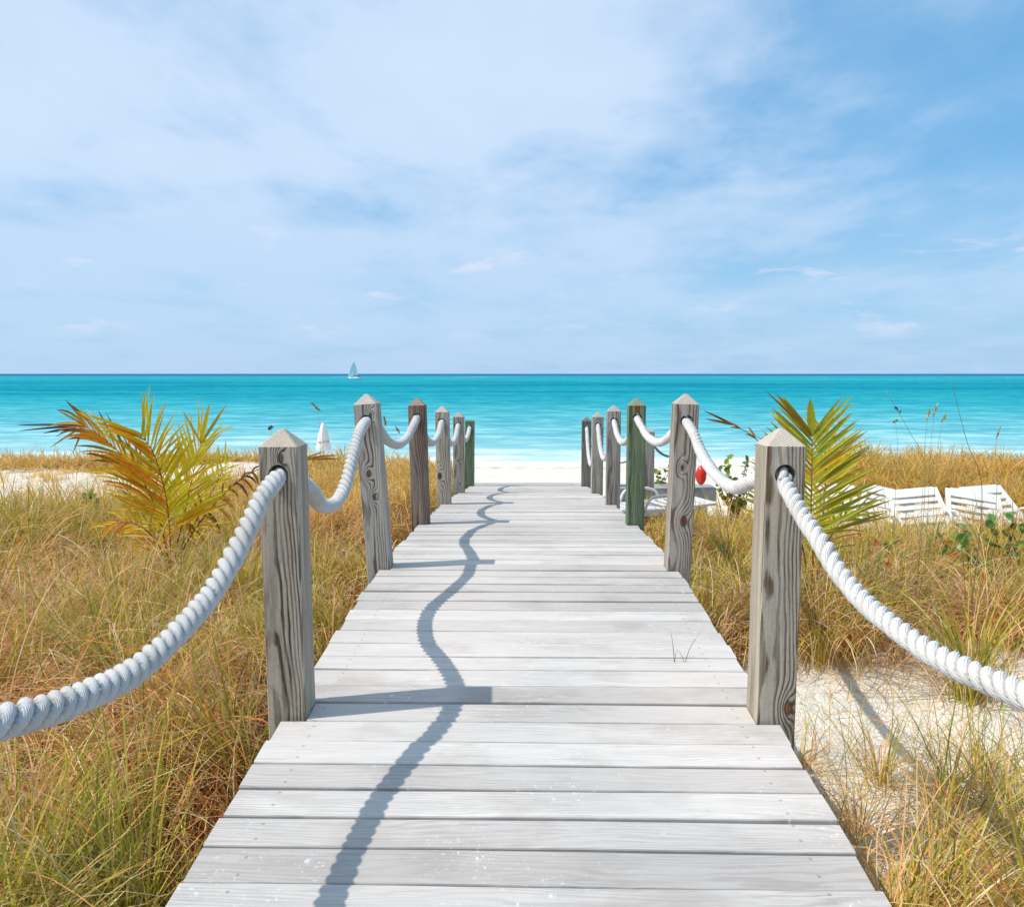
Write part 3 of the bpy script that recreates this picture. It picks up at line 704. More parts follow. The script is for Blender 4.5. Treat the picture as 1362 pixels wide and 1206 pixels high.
def grow(ncand, y0, y1, nb, wmul, hmul, nseg=6, spread=.06):
    x, y = scatter(ncand, y0, y1)
    ok = (np.abs(x) > .98) & (rng.random(ncand) < veg(x, y)); x, y = x[ok], y[ok]
    nt = len(x)
    kind = fbm(x*.9+4, y*.9, 3)                                    # patches of green and of straw
    strawness = sm(.36, .60, kind+rng.normal(0, .16, nt))
    strawness = np.where(x > 0, np.clip(strawness*.65+.44, 0, 1), np.clip(strawness*.90+.38, 0, 1))
    hloc = (.62+.65*fbm(x*.9, y*.9+7, 3))*rng.uniform(.70, 1.3, nt)*np.where(y > 8.5, .45+1.15*fbm(x*.55+2, y*.5, 2), 1.0)*np.where((y > 11) & (x > 5) & (x < 8.5), 1.25, 1.0)
    tl = rng.uniform(0, 2*pi, nt)                                   # which way each tussock slumps
    reps = rng.poisson(nb*rng.uniform(.4, 1.6, nt)); T = np.repeat(np.arange(nt), reps); n = len(T)
    rr = np.abs(rng.normal(0, spread, n)); aa = rng.uniform(0, 2*pi, n)
    bx = x[T]+rr*np.cos(aa); by = y[T]+rr*np.sin(aa)
    bx = np.where(np.abs(bx) < .99, np.sign(bx)*(1.99-np.abs(bx)), bx)
    bz = ground(bx, by)-.01
    tv = rng.uniform(.62, 1.2, nt)[:, None]*np.where((rng.random(nt) < .24)[:, None], np.array([[1.0, .68, .42]]), 1.0)   # rust-coloured tussocks
    st = strawness[T]; u = rng.random(n); isS = u < st*.84; isB = (~isS) & (u < st*.84+.10); isG = ~(isS | isB)
    az = aa+rng.normal(0, .5, n)
    Ln = hmul*hloc[T]*np.where(isG, rng.uniform(.28, .66, n), rng.uniform(.38, .92, n))
    th0 = np.where(isG, np.abs(rng.normal(.16, .16, n)), np.abs(rng.normal(.50, .34, n)))
    kap = np.where(isG, np.abs(rng.normal(1.0, .6, n)), np.abs(rng.normal(3.0, .9, n)))
    az = np.where(rng.random(n) < .42, tl[T]+rng.normal(0, .45, n), az)
    # blades rooted by the walkway lean away from it
    nearb = (np.abs(bx) < 1.3); az = np.where(nearb & (rng.random(n) < .8), np.where(bx < 0, pi, 0)+rng.normal(0, .75, n), az)
    Ln = np.where(nearb, Ln*np.clip((np.abs(bx)-.45)*1.5, .45, 1), Ln)
    w = wmul*np.where(isG, rng.uniform(.0040, .0078, n), rng.uniform(.0024, .0050, n))
    col = np.where(isG[:, None], pick(GREEN, n), np.where(isS[:, None], pick(STRAW, n), pick(BROWN, n)))
    col = col*np.where(isG[:, None], 1.0, tv[T])
    far = sm(6, 10.5, by)[:, None]; col = col*(1-.60*far)+pick(GOLD, n)*.60*far
    tip = np.where((isG & (rng.random(n) < .6))[:, None], pick(STRAW, n), col)
    add(*blades(np.stack([bx, by, bz], -1), az, th0, kap, Ln, w, col, nseg, tip, rng.uniform(1.0, 1.8)))
grow(310, 1.2, 3.2, 175, 1.15, 1.0, 9, .075)
grow(430, 3.2, 5.2, 145, 1.3, 1.0, 8, .075)
grow(1250, 5.2, 8.5, 60, 1.55, .88, 7, .07)
grow(3900, 8.5, 12.5, 20, 1.8, .62, 5, .09)
grow(4600, 12.5, 16.0, 16, 2.3, .56, 4, .10)
# fallen thatch lying among the tufts
def thatch(n, y0, y1, wm):
    x, y = scatter(n, y0, y1); dens = np.clip(veg(x, y)*1.0+.10, 0, 1)
    ok = (np.abs(x) > .97) & (rng.random(n) < dens) & (y < 14.5); x, y = x[ok], y[ok]; n = len(x)
    z = ground(x, y)+np.abs(rng.normal(0, .05, n))*veg(x, y)
    az = rng.uniform(0, 2*pi, n); th0 = rng.normal(1.25, .25, n); kap = rng.normal(.35, .5, n)
    add(*blades(np.stack([x, y, z], -1), az, th0, kap, rng.uniform(.10, .34, n), wm*rng.uniform(.002, .0042, n),
                np.where((rng.random(n) < .65)[:, None], pick(STRAW, n), pick(BROWN, n)), 4))
thatch(5000, 1.2, 5.2, 1.0); thatch(12000, 5.2, 9, 1.5); thatch(9000, 9, 14, 2.2)
for (gx, gy) in ((1.72, 4.75), (1.95, 4.85), (1.55, 4.95), (1.8, 5.15), (2.1, 5.2), (1.45, 5.3), (-2.45, 5.6), (-2.8, 5.5), (-2.1, 5.7)):   # tall tussocks round the palms
    n = 170; aa = rng.uniform(0, 2*pi, n); rr = np.abs(rng.normal(0, .08, n)); bx = gx+rr*np.cos(aa); by = gy+rr*np.sin(aa); g = rng.random(n) < .35
    add(*blades(np.stack([bx, by, ground(bx, by)-.01], -1), aa, np.abs(rng.normal(.2, .2, n)), np.abs(rng.normal(1.6, .8, n)), rng.uniform(.4, .85, n), rng.uniform(.004, .007, n),
                np.where(g[:, None], pick(GREEN, n), pick(STRAW, n)), 8))
for (gx, gy, gh, gg, nn_) in ((-1.65, 2.5, .62, .10, 260), (-2.25, 3.3, .66, .0, 300), (-1.55, 3.35, .60, .15, 240), (-2.9, 4.1, .66, .05, 300), (-1.95, 4.4, .62, .1, 260), (-1.45, 2.0, .55, .35, 200), (-1.35, 2.6, .5, .9, 70),
                              (-3.5, 5.2, .6, .0, 260), (-1.3, 4.0, .45, .8, 90), (2.6, 5.6, .6, .05, 260), (3.4, 6.0, .6, .1, 260), (1.6, 5.6, .5, .1, 200), (2.9, 4.9, .55, .1, 220), (3.9, 6.8, .6, .1, 240)):   # big slumped tussocks
    n = nn_; aa = rng.uniform(0, 2*pi, n); rr = np.abs(rng.normal(0, .07, n)); bx = gx+rr*np.cos(aa); by = gy+rr*np.sin(aa); g = rng.random(n) < gg
    add(*blades(np.stack([bx, by, ground(bx, by)-.01], -1), np.where(rng.random(n) < .5, aa, rng.normal(gx*3, .8, n)), np.abs(rng.normal(.22, .2, n)), np.where(g, np.abs(rng.normal(.8, .4, n)), np.abs(rng.normal(2.7, .7, n))), gh*rng.uniform(.8, 1.6, n), rng.uniform(.003, .0062, n),
                np.where(g[:, None], pick(GREEN, n), np.where((rng.random(n) < .25)[:, None], pick(BROWN, n), pick(STRAW, n))), 12, None, 1.2))
for (gx, gy, gh, gg) in ((1.55, 3.5, .40, .4), (1.78, 3.35, .46, .45), (2.0, 3.5, .44, .3), (1.32, 3.15, .36, .2), (1.2, 3.55, .26, .1), (1.15, 2.9, .26, .2), (1.65, 3.15, .34, .2), (2.15, 3.25, .4, .5), (2.5, 4.6, .3, .3), (1.3, 2.6, .34, .4)):
    n = 95; aa = rng.uniform(0, 2*pi, n); rr = np.abs(rng.normal(0, .07, n)); bx = gx+rr*np.cos(aa); by = gy+rr*np.sin(aa); g = rng.random(n) < gg
    add(*blades(np.stack([bx, by, ground(bx, by)-.01], -1), aa, np.abs(rng.normal(.3, .25, n)), np.where(g, np.abs(rng.normal(.9, .5, n)), np.abs(rng.normal(2.6, .9, n))), gh*rng.uniform(.6, 1.5, n), rng.uniform(.0028, .006, n),
                np.where(g[:, None], pick(GREEN, n), pick(STRAW, n)), 9))
# thin straw and shoots on the bare sand at the right
def sparse(n, cx_, cy_, rx, ry, h, green):
    a = rng.uniform(0, 2*pi, n); r = np.sqrt(rng.random(n)); x = cx_+rx*r*np.cos(a); y = cy_+ry*r*np.sin(a)
    ok = np.abs(x) > 1.02; x, y = x[ok], y[ok]; n = len(x); g = rng.random(n) < green
    col = np.where(g[:, None], pick(GREEN, n), pick(STRAW, n))
    add(*blades(np.stack([x, y, ground(x, y)-.01], -1), rng.uniform(0, 2*pi, n), np.abs(rng.normal(.25, .3, n)), np.abs(rng.normal(.8, .7, n)),
                h*rng.uniform(.4, 1.2, n), rng.uniform(.002, .0045, n), col, 6))
sparse(420, 2.1, 4.3, 1.2, .8, .20, .2); sparse(200, 1.8, 3.5, .6, .4, .42, .6); sparse(90, 1.62, 2.75, .5, .45, .30, .6)
sparse(130, 1.15, 3.6, .12, 1.6, .35, .4)
V = np.concatenate(VS); Qa = np.concatenate(QS); Cc = np.concatenate(CS)
# never let a blade poke up through the decking
inside = (np.abs(V[:, 0]) < .93) & (V[:, 2] < deckz(V[:, 1])+.02)
V[:, 0] = np.where(inside, np.sign(V[:, 0])*.94, V[:, 0])
gz = ground(V[:, 0], V[:, 1])+.004; V[:, 2] = np.maximum(V[:, 2], np.where(V[:, 2] < gz-.03, gz, V[:, 2]))
me = npmesh('dune_grass', V, Qa); fattr(me, 'col', np.concatenate([Cc, np.ones((len(Cc), 1))], 1), 'FLOAT_COLOR')
g_ = link('dune_grass', me, M['grass']); tag(g_, 'golden and green dune grass covering the sand on both sides of the boardwalk', 'grass', kind='stuff')
print('grass quads', len(Qa))

# ---------------------------------------------------------------- palms
def colmesh(mb, cols, name, mt, parent, smooth=False):
    o = mb.build(name, mt, parent, smooth); fattr(o.data, 'col', [c for q in cols for c in (*q, 1)], 'FLOAT_COLOR'); return o
FL = Vector((-.50, -1, .55)).normalized(); FL2 = Vector((-.30, -1, .45)).normalized()
def frond(parent, origin, rach, n, l0, l1, ang, pal, droop=.25, width=.013, terminal=(), sides=(1, -1), start=.25, tipdark=0.0, rmat=None, jitter=.12, rr=.008, flat=Vector((-.50, -1, .55)).normalized(), dry=False, lfun=None, pal2=None, side2=-1):
    R = catmull(rach, .03); n_ = len(R)
    acc = [0]
    for i in range(1, n_): acc.append(acc[-1]+(R[i]-R[i-1]).length)
    tot = acc[-1]
    mb = MB(); cols = []
    def blade(p, d, sag, ln, w, c, c2, segs=6, fold=.5):
        k0 = len(mb.v); pts = []; q = p.copy(); dd = d.normalized()
        nrm = flat
        for i in range(segs+1):
            pts.append(q.copy()); q = q+dd*(ln/segs); dd = (dd+Vector((0, 0, -sag/segs))).normalized()
        sd = []
        for i in range(segs+1):
            tt = (pts[min(i+1, segs)]-pts[max(i-1, 0)]).normalized(); s_ = tt.cross(nrm)
            sd.append(s_.normalized() if s_.length > 1e-4 else Vector((1, 0, 0)))
        pr = [w*max(.06, (sin(pi*min(1, (i/segs)*.80+.16)))**.8) for i in range(segs+1)]
        if segs: pr[-1] = w*.05
        mb.strip(pts, sd, pr, fold, nrm)
        for i in range(segs+1):
            f = i/segs; q_ = tuple(c[j]*(1-f)+c2[j]*f for j in range(3)); cols.extend([q_]*3)
    for i in range(n):
        f = start+(1-start)*(i+.5)/n; L_ = f*tot
        j = min(max(1, next((q for q, a in enumerate(acc) if a >= L_), n_-1)), n_-1)
        t_ = (R[j]-R[j-1]).normalized(); p = R[j]
        for s_ in sides:
            side = t_.cross(flat).normalized()*s_
            a = radians(ang)*(1.0-.45*(f-start)/(1-start))*random.uniform(1-jitter, 1+jitter)
            d = t_*cos(a)+side*sin(a)+flat*random.uniform(-.22, .22)
            prof = (l0+(l1-l0)*f)*(.72+.28*sin(pi*min(1, f*1.1))) if lfun is None else lfun(f)
            ln = prof*random.uniform(.88, 1.08)
            c = random.choice(pal2 if (pal2 and s_ == side2) else pal); c = tuple(v*random.uniform(.85, 1.2) for v in c)
            c2 = tuple(v*.8+w_*.2 for v, w_ in zip(c, (.6, .3, .05)))
            if random.random() < tipdark: c2 = (.05, .03, .03)
            sg = droop*random.uniform(.5, 1.6)
            if dry: d = (d+Vector((random.uniform(-.4, .4), random.uniform(-.4, .4), random.uniform(-.9, .1)))).normalized(); ln *= random.uniform(.5, 1)
            blade(p, d, sg, ln, width*random.uniform(.8, 1.15), c, c2)
    for (tx, ty, tY, w, c) in terminal:                              # broad unsplit leaflets at the end
        e = at(tx, ty, tY); blade(R[-1], e-R[-1], .06, (e-R[-1]).length, w, c, tuple(v*.8 for v in c), 8, .25)
    k0 = len(mb.v); mb.tube(R, [rr*.22]*len(R), 4); cols.extend([pal[0]]*(len(mb.v)-k0))     # green core of the midrib ties the leaflets together
    o = colmesh(mb, cols, 'frond', M['palm'], parent); o.location = -Vector(origin)
    rb = MB(); rb.tube(R[::2]+[R[-1]], [rr*(1-.75*i/max(1, len(R[::2]))) for i in range(len(R[::2])+1)], 6)
    r_ = rb.build('rachis', rmat or M['rachis'], o, True); return o
YG = [(.84, .74, .03), (.88, .70, .03), (.70, .68, .04), (.90, .64, .03), (.78, .56, .03)]
OR = [(.90, .44, .03), (.92, .52, .03), (.88, .60, .04), (.82, .34, .03)]
GR = [(.42, .46, .06), (.32, .38, .05), (.54, .50, .06), (.60, .48, .06)]
DRY = [(.55, .22, .02), (.60, .30, .05), (.42, .18, .03), (.16, .08, .04)]
def gpt(px, Y):                                                       # foot of a plant: on the ground at that bearing
    p = at(px, 600, Y); return Vector((p.x, Y, float(ground(p.x, Y))-.02))
Yp = 5.9
lp = empty('coconut_palm', gpt(226, Yp)); tag(lp, 'young golden yellow coconut palm in the grass left of the nearest post', 'palm', 'young palms in the dune grass')
b0 = gpt(226, Yp); org = b0
frond(lp, org, [b0, at(227, 740, Yp), at(226, 712, Yp), at(222, 668, Yp), at(214, 632, Yp-.03), at(204, 602, Yp-.08), at(190, 580, Yp-.12)], 46, .62, .52, 62, YG, .22, .0105,
      [(150, 566, Yp-.1, .022, (.50, .36, .02)), (193, 557, Yp-.2, .026, (.60, .56, .04))], flat=FL2, start=.40, pal2=YG+OR, side2=-1)
frond(lp, org, [b0, at(222, 735, Yp+.1), at(212, 690, Yp+.1), at(190, 640, Yp+.05), at(160, 603, Yp), at(134, 580, Yp-.05), at(113, 566, Yp-.05)], 24, .46, .38, 34, OR, .75, .0100,
      [(76, 544, Yp, .008, (.45, .25, .05)), (20, 563, Yp, .009, (.06, .04, .05)), (22, 571, Yp, .008, (.06, .04, .05)), (56, 575, Yp, .010, (.07, .045, .05)), (66, 594, Yp, .009, (.55, .27, .03)), (96, 604, Yp-.1, .010, (.6, .28, .03))], flat=FL2, start=.35, tipdark=.45, sides=(1, -1))
frond(lp, org, [b0, at(234, 735, Yp+.15), at(244, 690, Yp+.15), at(255, 640, Yp+.15), at(262, 605, Yp+.15), at(268, 590, Yp+.15)], 26, .50, .46, 48, YG, .15, .0080,
      [(279, 536, Yp+.1, .022, (.74, .60, .04)), (301, 537, Yp+.1, .016, (.52, .44, .04)), (243, 545, Yp+.1, .010, (.70, .55, .04))], flat=FL2, start=.40)
frond(lp, org, [b0, at(240, 740, Yp+.1), at(262, 700, Yp+.1), at(300, 655, Yp+.15), at(335, 628, Yp+.2), at(372, 616, Yp+.25), at(405, 611, Yp+.25)], 20, .24, .20, 55, DRY, 1.6, .010,
      [(450, 604, Yp+.25, .012, (.62, .25, .02)), (452, 609, Yp+.25, .010, (.60, .27, .03)), (430, 600, Yp+.25, .010, (.60, .25, .02))], flat=FL2, start=.3, rmat=M['deadrachis'], dry=True)
frond(lp, org, [b0, at(215, 735, Yp-.15), at(195, 705, Yp-.2), at(168, 694, Yp-.2), at(140, 700, Yp-.2)], 12, .24, .20, 50, OR, .8, .010, flat=FL2, start=.4, rmat=M['deadrachis'])
frond(lp, org, [b0, at(238, 735, Yp+.3), at(262, 690, Yp+.35), at(284, 650, Yp+.4), at(300, 618, Yp+.4)], 12, .34, .28, 55, YG, .3, .0085, flat=FL2, start=.4)
frond(lp, org, [b0, at(215, 735, Yp+.2), at(196, 695, Yp+.25), at(172, 655, Yp+.3), at(150, 630, Yp+.3)], 14, .32, .26, 55, YG+OR, .5, .0085, flat=FL2, start=.35)
Yr = 5.1
rp = empty('coconut_palm', gpt(1082, Yr)); tag(rp, 'young green coconut palm with upright fan of leaflets behind the nearest right post', 'palm', 'young palms in the dune grass')
b1 = gpt(1082, Yr); org = b1
frond(rp, org, [b1, at(1081, 745, Yr), at(1079, 700, Yr), at(1079, 660, Yr), at(1080, 620, Yr), at(1080, 580, Yr)], 40, .50, .48, 68, GR+GR+YG[:1], .10, .0105,
      [(1038, 527, Yr-.02, .020, (.58, .34, .03)), (1078, 530, Yr-.05, .024, (.58, .54, .04)), (1018, 517, Yr, .007, (.30, .19, .04)), (1031, 520, Yr, .007, (.32, .2, .04))], start=.50)
frond(rp, org, [b1, at(1088, 745, Yr+.3), at(1094, 690, Yr+.35), at(1098, 640, Yr+.35), at(1098, 600, Yr+.3), at(1096, 578, Yr+.3)], 20, .36, .34, 46, YG, .10, .008, start=.5, sides=(1,-1))
frond(rp, org, [b1, at(1070, 740, Yr+.1), at(1055, 690, Yr+.1), at(1035, 630, Yr+.1), at(1005, 583, Yr+.05), at(975, 565, Yr)], 7, .14, .12, 22, DRY, .4, .006,
      [(938, 556, Yr, .008, (.30, .12, .03)), (936, 545, Yr, .007, (.26, .11, .04)), (950, 552, Yr, .008, (.5, .2, .03))], start=.45, rmat=M['deadrachis'])
frond(rp, org, [b1, at(1092, 745, Yr+.15), at(1104, 715, Yr+.15), at(1122, 690, Yr+.1), at(1145, 680, Yr+.05)], 14, .28, .22, 50, GR+YG, .4, .006, start=.3)

# ---------------------------------------------------------------- broad leaved shrubs
def shrub(loc, h, w, nst, nl, lr, pal, label, name='sea_grape_bush', group='broad leaved plants on the dune'):
    r = empty(name, loc); tag(r, label, 'shrub', group)
    st = MB(); lf = MB(); cols = []
    for i in range(nst):
        a = random.uniform(0, 2*pi); q = random.uniform(.2, 1)*w/2
        top = Vector((cos(a)*q, sin(a)*q*.7, h*random.uniform(.6, 1.0)))
        pts = catmull([Vector((0, 0, 0)), Vector((top.x*.35, top.y*.35, top.z*.5)), top], .05)
        st.tube(pts, [.006*(1-.6*k/len(pts)) for k in range(len(pts))], 5)
        for k in range(nl):
            f = random.uniform(.45, 1.0) if k else 1.0; p = pts[min(len(pts)-1, int(f*len(pts)))]
            c = random.choice(pal); c = tuple(v*random.uniform(.75, 1.25) for v in c)
            n_ = Vector((random.uniform(-1, 1), random.uniform(-1.2, .5), random.uniform(.1, 1.2))).normalized()
            u = n_.orthogonal().normalized(); u = Matrix.Rotation(random.uniform(0, 6.28), 3, n_) @ u; v = n_.cross(u)
            R_ = lr*random.uniform(.7, 1.2); cen = p+u*R_
            k0 = len(lf.v); lf.v.append(tuple(cen)); cols.append(tuple(x_*.9 for x_ in c))
            for m_ in range(10):
                t_ = 2*pi*m_/10; lf.v.append(tuple(cen+u*cos(t_)*R_*1.1+v*sin(t_)*R_*.9+n_*R_*(.25*abs(sin(t_))))); cols.append(c)
            for m_ in range(10): lf.f.append((k0, k0+1+m_, k0+1+(m_+1) % 10))
    st.build('stems', M['stem'], r, True); colmesh(lf, cols, 'foliage', M['grape'], r)
    return r
GRP = [(.10, .20, .03), (.16, .26, .03), (.30, .32, .03), (.45, .33, .03)]
GRN = [(.09, .20, .03), (.13, .26, .04), (.20, .30, .05)]
def sh(px, Y, h, w, nst, nl, lr, pal, label): shrub(gpt(px, Y), h, w, nst, nl, lr, pal, label)
sh(978, 8.8, .82, .62, 15, 8, .034, GRP, 'yellow green sea grape bush seen between the two nearest right posts')
sh(880, 11.3, .62, .5, 10, 8, .034, GRP, 'small yellowish leafy bush on the sand behind the low timber bench')
sh(1302, 6.2, .62, .30, 5, 5, .036, GRN, 'large leaved green seedling with an orange leaf before the white loungers')
sh(1345, 6.6, .62, .36, 6, 5, .034, GRN, 'broad leaved green plant at the right edge before the white loungers')
sh(1185, 6.6, .44, .24, 4, 4, .034, GRN, 'small green plant with few leaves between the palm and the loungers')
sh(1270, 6.9, .36, .24, 4, 4, .04, GRN, 'low green plant half hidden in grass below the loungers')
sh(112, 8.8, .30, .30, 9, 7, .032, [(.28, .38, .03), (.22, .34, .03)], 'small bright green plant by the bare sand far left')

# ---------------------------------------------------------------- sea oats standing above the grass
def oat(px, Y, pts, heads, label, thick=.0016, col=(.45, .38, .2)):
    f = gpt(px, Y); r = empty('sea_oat', f); tag(r, label, 'grass stalk', 'tall seeding grass stalks')
    P = [Vector((0, 0, 0))]+[at(a, b, Y)-f for a, b in pts]; C = catmull(P, .04)
    mb = MB(); mb.tube(C, [thick*1.7*(1.4-.8*i/len(C)) for i in range(len(C))], 5)
    o = mb.build('stalk', M['seed'], r, True); fattr(o.data, 'col', [v for _ in o.data.vertices for v in (*col, 1)], 'FLOAT_COLOR')
    for (hx, hy, ln, wd, rot, c) in heads:
        p = at(hx, hy, Y)-f; hb = MB(); s_ = Y/FPX; ln *= s_; wd *= s_; ax = Vector((sin(rot), 0, cos(rot)))
        for k in range(22):                                          # many small spikelets in a plume
            t_ = random.uniform(-.5, .5); q = p+ax*ln*t_+Vector((random.uniform(-1, 1), random.uniform(-1, 1), 0))*wd*.32*(1-abs(t_)*1.3)
            d_ = (ax+Vector((random.uniform(-.5, .5), random.uniform(-.5, .5), 0))).normalized()
            sd_ = d_.cross(Vector((random.random()-.5, -1, random.random()-.5))).normalized()
            hb.strip([q-d_*ln*.14, q, q+d_*ln*.14], sd_, [wd*.04, wd*.17, wd*.02], .3, Vector((0, -1, 0)))
        o = hb.build('seed_head', M['seed'], r); fattr(o.data, 'col', [v for _ in o.data.vertices for v in (*c, 1)], 'FLOAT_COLOR')
PALE = (.62, .58, .34); BRN = (.42, .28, .12); DK = (.16, .11, .09)
oat(1300, 5.0, [(1305, 640), (1287, 590), (1276, 550), (1266, 508)], [], 'long bare dark stalk leaning over the sea at the right', .0013, (.30, .20, .13))
oat(1228, 5.4, [(1228, 640), (1230, 590), (1234, 555)], [(1234.5, 551, 14, 5, .2, PALE)], 'pale seed head on a thin stalk, left of the close pair at the right', .0010)
oat(1238, 5.4, [(1236, 640), (1238, 590), (1243, 550)], [(1244, 545, 17, 5, .25, PALE)], 'tallest pale seed head of the three against the sea at the right', .0010)
oat(1246, 5.4, [(1244, 640), (1248, 590), (1254, 560)], [(1256, 556, 11, 7, .6, PALE)], 'round pale seed head, right one of the three against the sea', .0010)
oat(1225, 5.2, [(1228, 610), (1210, 575), (1192, 543), (1178, 520)], [(1192, 543, 6, 5, -.6, DK), (1197, 548, 5, 4, .4, BRN)], 'thin stalk arching left toward the palm with a dark seed', .0011)
oat(1190, 5.6, [(1192, 640), (1194, 590), (1191, 562)], [(1191, 560, 6, 7, .9, BRN)], 'short stalk with a small brown seed tuft beside the right palm', .0009)
oat(1328, 5.5, [(1326, 640), (1324, 600), (1327, 576)], [(1328, 575, 14, 4, .3, PALE)], 'faint pale seed head near the right edge above the loungers', .0009)
oat(424, 7.0, [(426, 590), (424, 560), (420, 542)], [(420, 541, 15, 6, -.85, BRN)], 'brown seed tuft on a thin stalk over the sea above the parasol', .0009)
oat(352, 6.6, [(356, 610), (360, 585), (361, 570)], [(360, 569, 6, 11, .6, DK)], 'small dark seed tuft just above the nearest left post', .0009)
oat(508, 7.5, [(508, 600), (510, 575), (512, 556)], [(512, 560, 13, 4, -.2, BRN)], 'thin brown seed spike seen over the rope by the leaning post', .0009)
oat(526, 7.5, [(524, 605), (527, 580), (529, 572)], [(529, 572, 9, 5, -.4, BRN)], 'small brown seed spike above the rope, right of the thinner one', .0009)
# shoots growing up between boards
for (px, py, lean_, lab) in [(897, 880, -.02, 'single green grass shoot in a deck gap by the right post'), (911, 880, .07, 'leaning grass shoot in a deck gap, right of the single one')]:
    Y = on_deck(px, py); p = at(px, py, Y); r = MB(); k = 0
    p.z -= .03
    pts = [p+Vector((lean_*t*t, -.0, .17*t)) for t in (0, .25, .5, .75, 1)]; r.strip(pts, Vector((1, 0, 0)), [.0015, .0016, .0014, .001, .0003], .4, Vector((0, -1, 0)))
    pts = [p+Vector((-lean_*.5*t*t, -.0, .09*t)) for t in (0, .25, .5, .75, 1)]; r.strip(pts, Vector((1, 0, 0)), [.0012, .0013, .0012, .001, .0003], .4, Vector((0, -1, 0)))
    o = r.build('grass_shoot', M['grass']); fattr(o.data, 'col', [v for _ in o.data.vertices for v in (.25, .30, .08, 1)], 'FLOAT_COLOR')
    tag(o, lab, 'grass shoot', 'grass shoots between the planks')
# fallen orange leaves caught in the grass at the right
leafspots = [(1165, 722, 6.0, 'near the foot of the palm'), (1185, 740, 5.6, None), (1262, 722, 6.0, None), (1268, 738, 5.7, None), (1310, 768, 5.2, None), (1340, 705, 6.2, None), (1182, 752, 5.4, None), (1076, 690, 5.0, None)]
for i, (px, py, Y, _) in enumerate(leafspots):
    p = at(px, py, Y); mb = MB(); n_ = Vector((random.uniform(-.6, .6), -1, random.uniform(.2, 1))).normalized(); u = n_.orthogonal().normalized(); u = Matrix.Rotation(random.uniform(0, 6), 3, n_) @ u; v = n_.cross(u)
    R_ = random.uniform(.022, .034); mb.v.append((0, 0, 0))
    for m_ in range(12):
        t_ = 2*pi*m_/12; rr_ = R_*(1+.18*sin(3*t_+i)); mb.v.append(tuple(u*cos(t_)*rr_*1.25+v*sin(t_)*rr_*.8+n_*R_*.35*abs(sin(t_))))
    for m_ in range(12): mb.f.append((0, 1+m_, 1+(m_+1) % 12))
    o = mb.build('dead_leaf', M['palm']); o.location = p; fattr(o.data, 'col', [v_ for _ in o.data.vertices for v_ in (.62, .16+.04*(i % 3), .03, 1)], 'FLOAT_COLOR')
    tag(o, 'curled orange dead leaf caught in the grass at the right', 'dead leaf', 'orange dead leaves caught in the grass')

# ---------------------------------------------------------------- loungers
def copy_tree(o, parent=None):
    c = o.copy(); COL.objects.link(c)
    if parent: c.parent = parent
    for ch in list(o.children): copy_tree(ch, c)
    return c
def lounger(tilt=-58):
    r = empty('sun_lounger')
    f = MB()
    for s_ in (-1, 1): f.box((s_*.31, .35, .30), (.05, 1.5, .075))
    f.box((0, 1.08, .30), (.57, .05, .07)); f.box((0, -.36, .30), (.57, .05, .07)); f.build('frame', M['white'], r, bevel=.008)
    sl_ = MB()
    for k in range(9): sl_.box((0, .02+k*.120, .325), (.565, .09, .014))
    sl_.build('seat', M['white'], r)
    bk = MB(); T_ = Matrix.Translation((0, -.02, .33)) @ Matrix.Rotation(radians(tilt), 4, 'X')
    # raised back: panel rising toward -y
    for s_ in (-1, 1): bk.box((s_*.30, -.33, .0), (.06, .66, .03), T_)
    bk.box((0, -.60, .0), (.54, .15, .032), T_)
    for k in range(4): bk.box((0, -.09-k*.122, .0), (.54, .070, .02), T_)
    bk.build('backrest', M['white'], r, bevel=.004)
    for (x, y) in ((-.3, -.2), (.3, -.2), (-.3, .95), (.3, .95)):
        l = MB(); l.tube([(x, y, .28), (x, y-.03, .14), (x, y-.05, 0)], [.03, .026, .022], 8); l.build('leg', M['white'], r, True)
    for s_ in (-1, 1):
        a = MB(); a.tube(catmull([(s_*.34, -.25, .30), (s_*.35, -.22, .44), (s_*.35, -.05, .50), (s_*.35, .22, .47), (s_*.34, .30, .32)], .05), .018, 7); a.build('armrest', M['white'], r, True)
    return r
lg = lounger(-38)
spots = [(1178, 9.5, -.35, 11, 'white slatted sun lounger half behind the palm fronds, first of the row'), (1247, 9.35, -.15, -7, 'white slatted sun lounger standing next to the one behind the palm'),
         (1305, 9.2, -.28, 8, 'white slatted sun lounger behind the large leaved seedling'), (1352, 9.6, .15, -3, 'white slatted sun lounger cut by the right edge of the view'),
         (1120, 9.8, -.1, 3, 'white sun lounger mostly hidden behind the palm leaflets'), (846, 9.9, .25, 0, 'low white sun lounger beside the boardwalk under the timber bench')]
first = True
for i, (px, Y, rz, roll, lab) in enumerate(spots):
    o = lg if i == 0 else (copy_tree(lg) if i < 5 else None)
    if i == 5: o = lounger(-3)
    p = gpt(px, Y); o.location = (p.x, Y, p.z+.02); o.rotation_euler = (0, radians(-roll), rz+pi); o.location.y += .1; o.location.z -= .17; o.scale = (.90, .90, .90)
    if i == 5: o.location = (1.38, 9.0, float(ground(1.38, 9.0))-.03); o.rotation_euler = (0, 0, 1.9)
    tag(o, lab, 'sun lounger', 'white sun loungers on the sand')

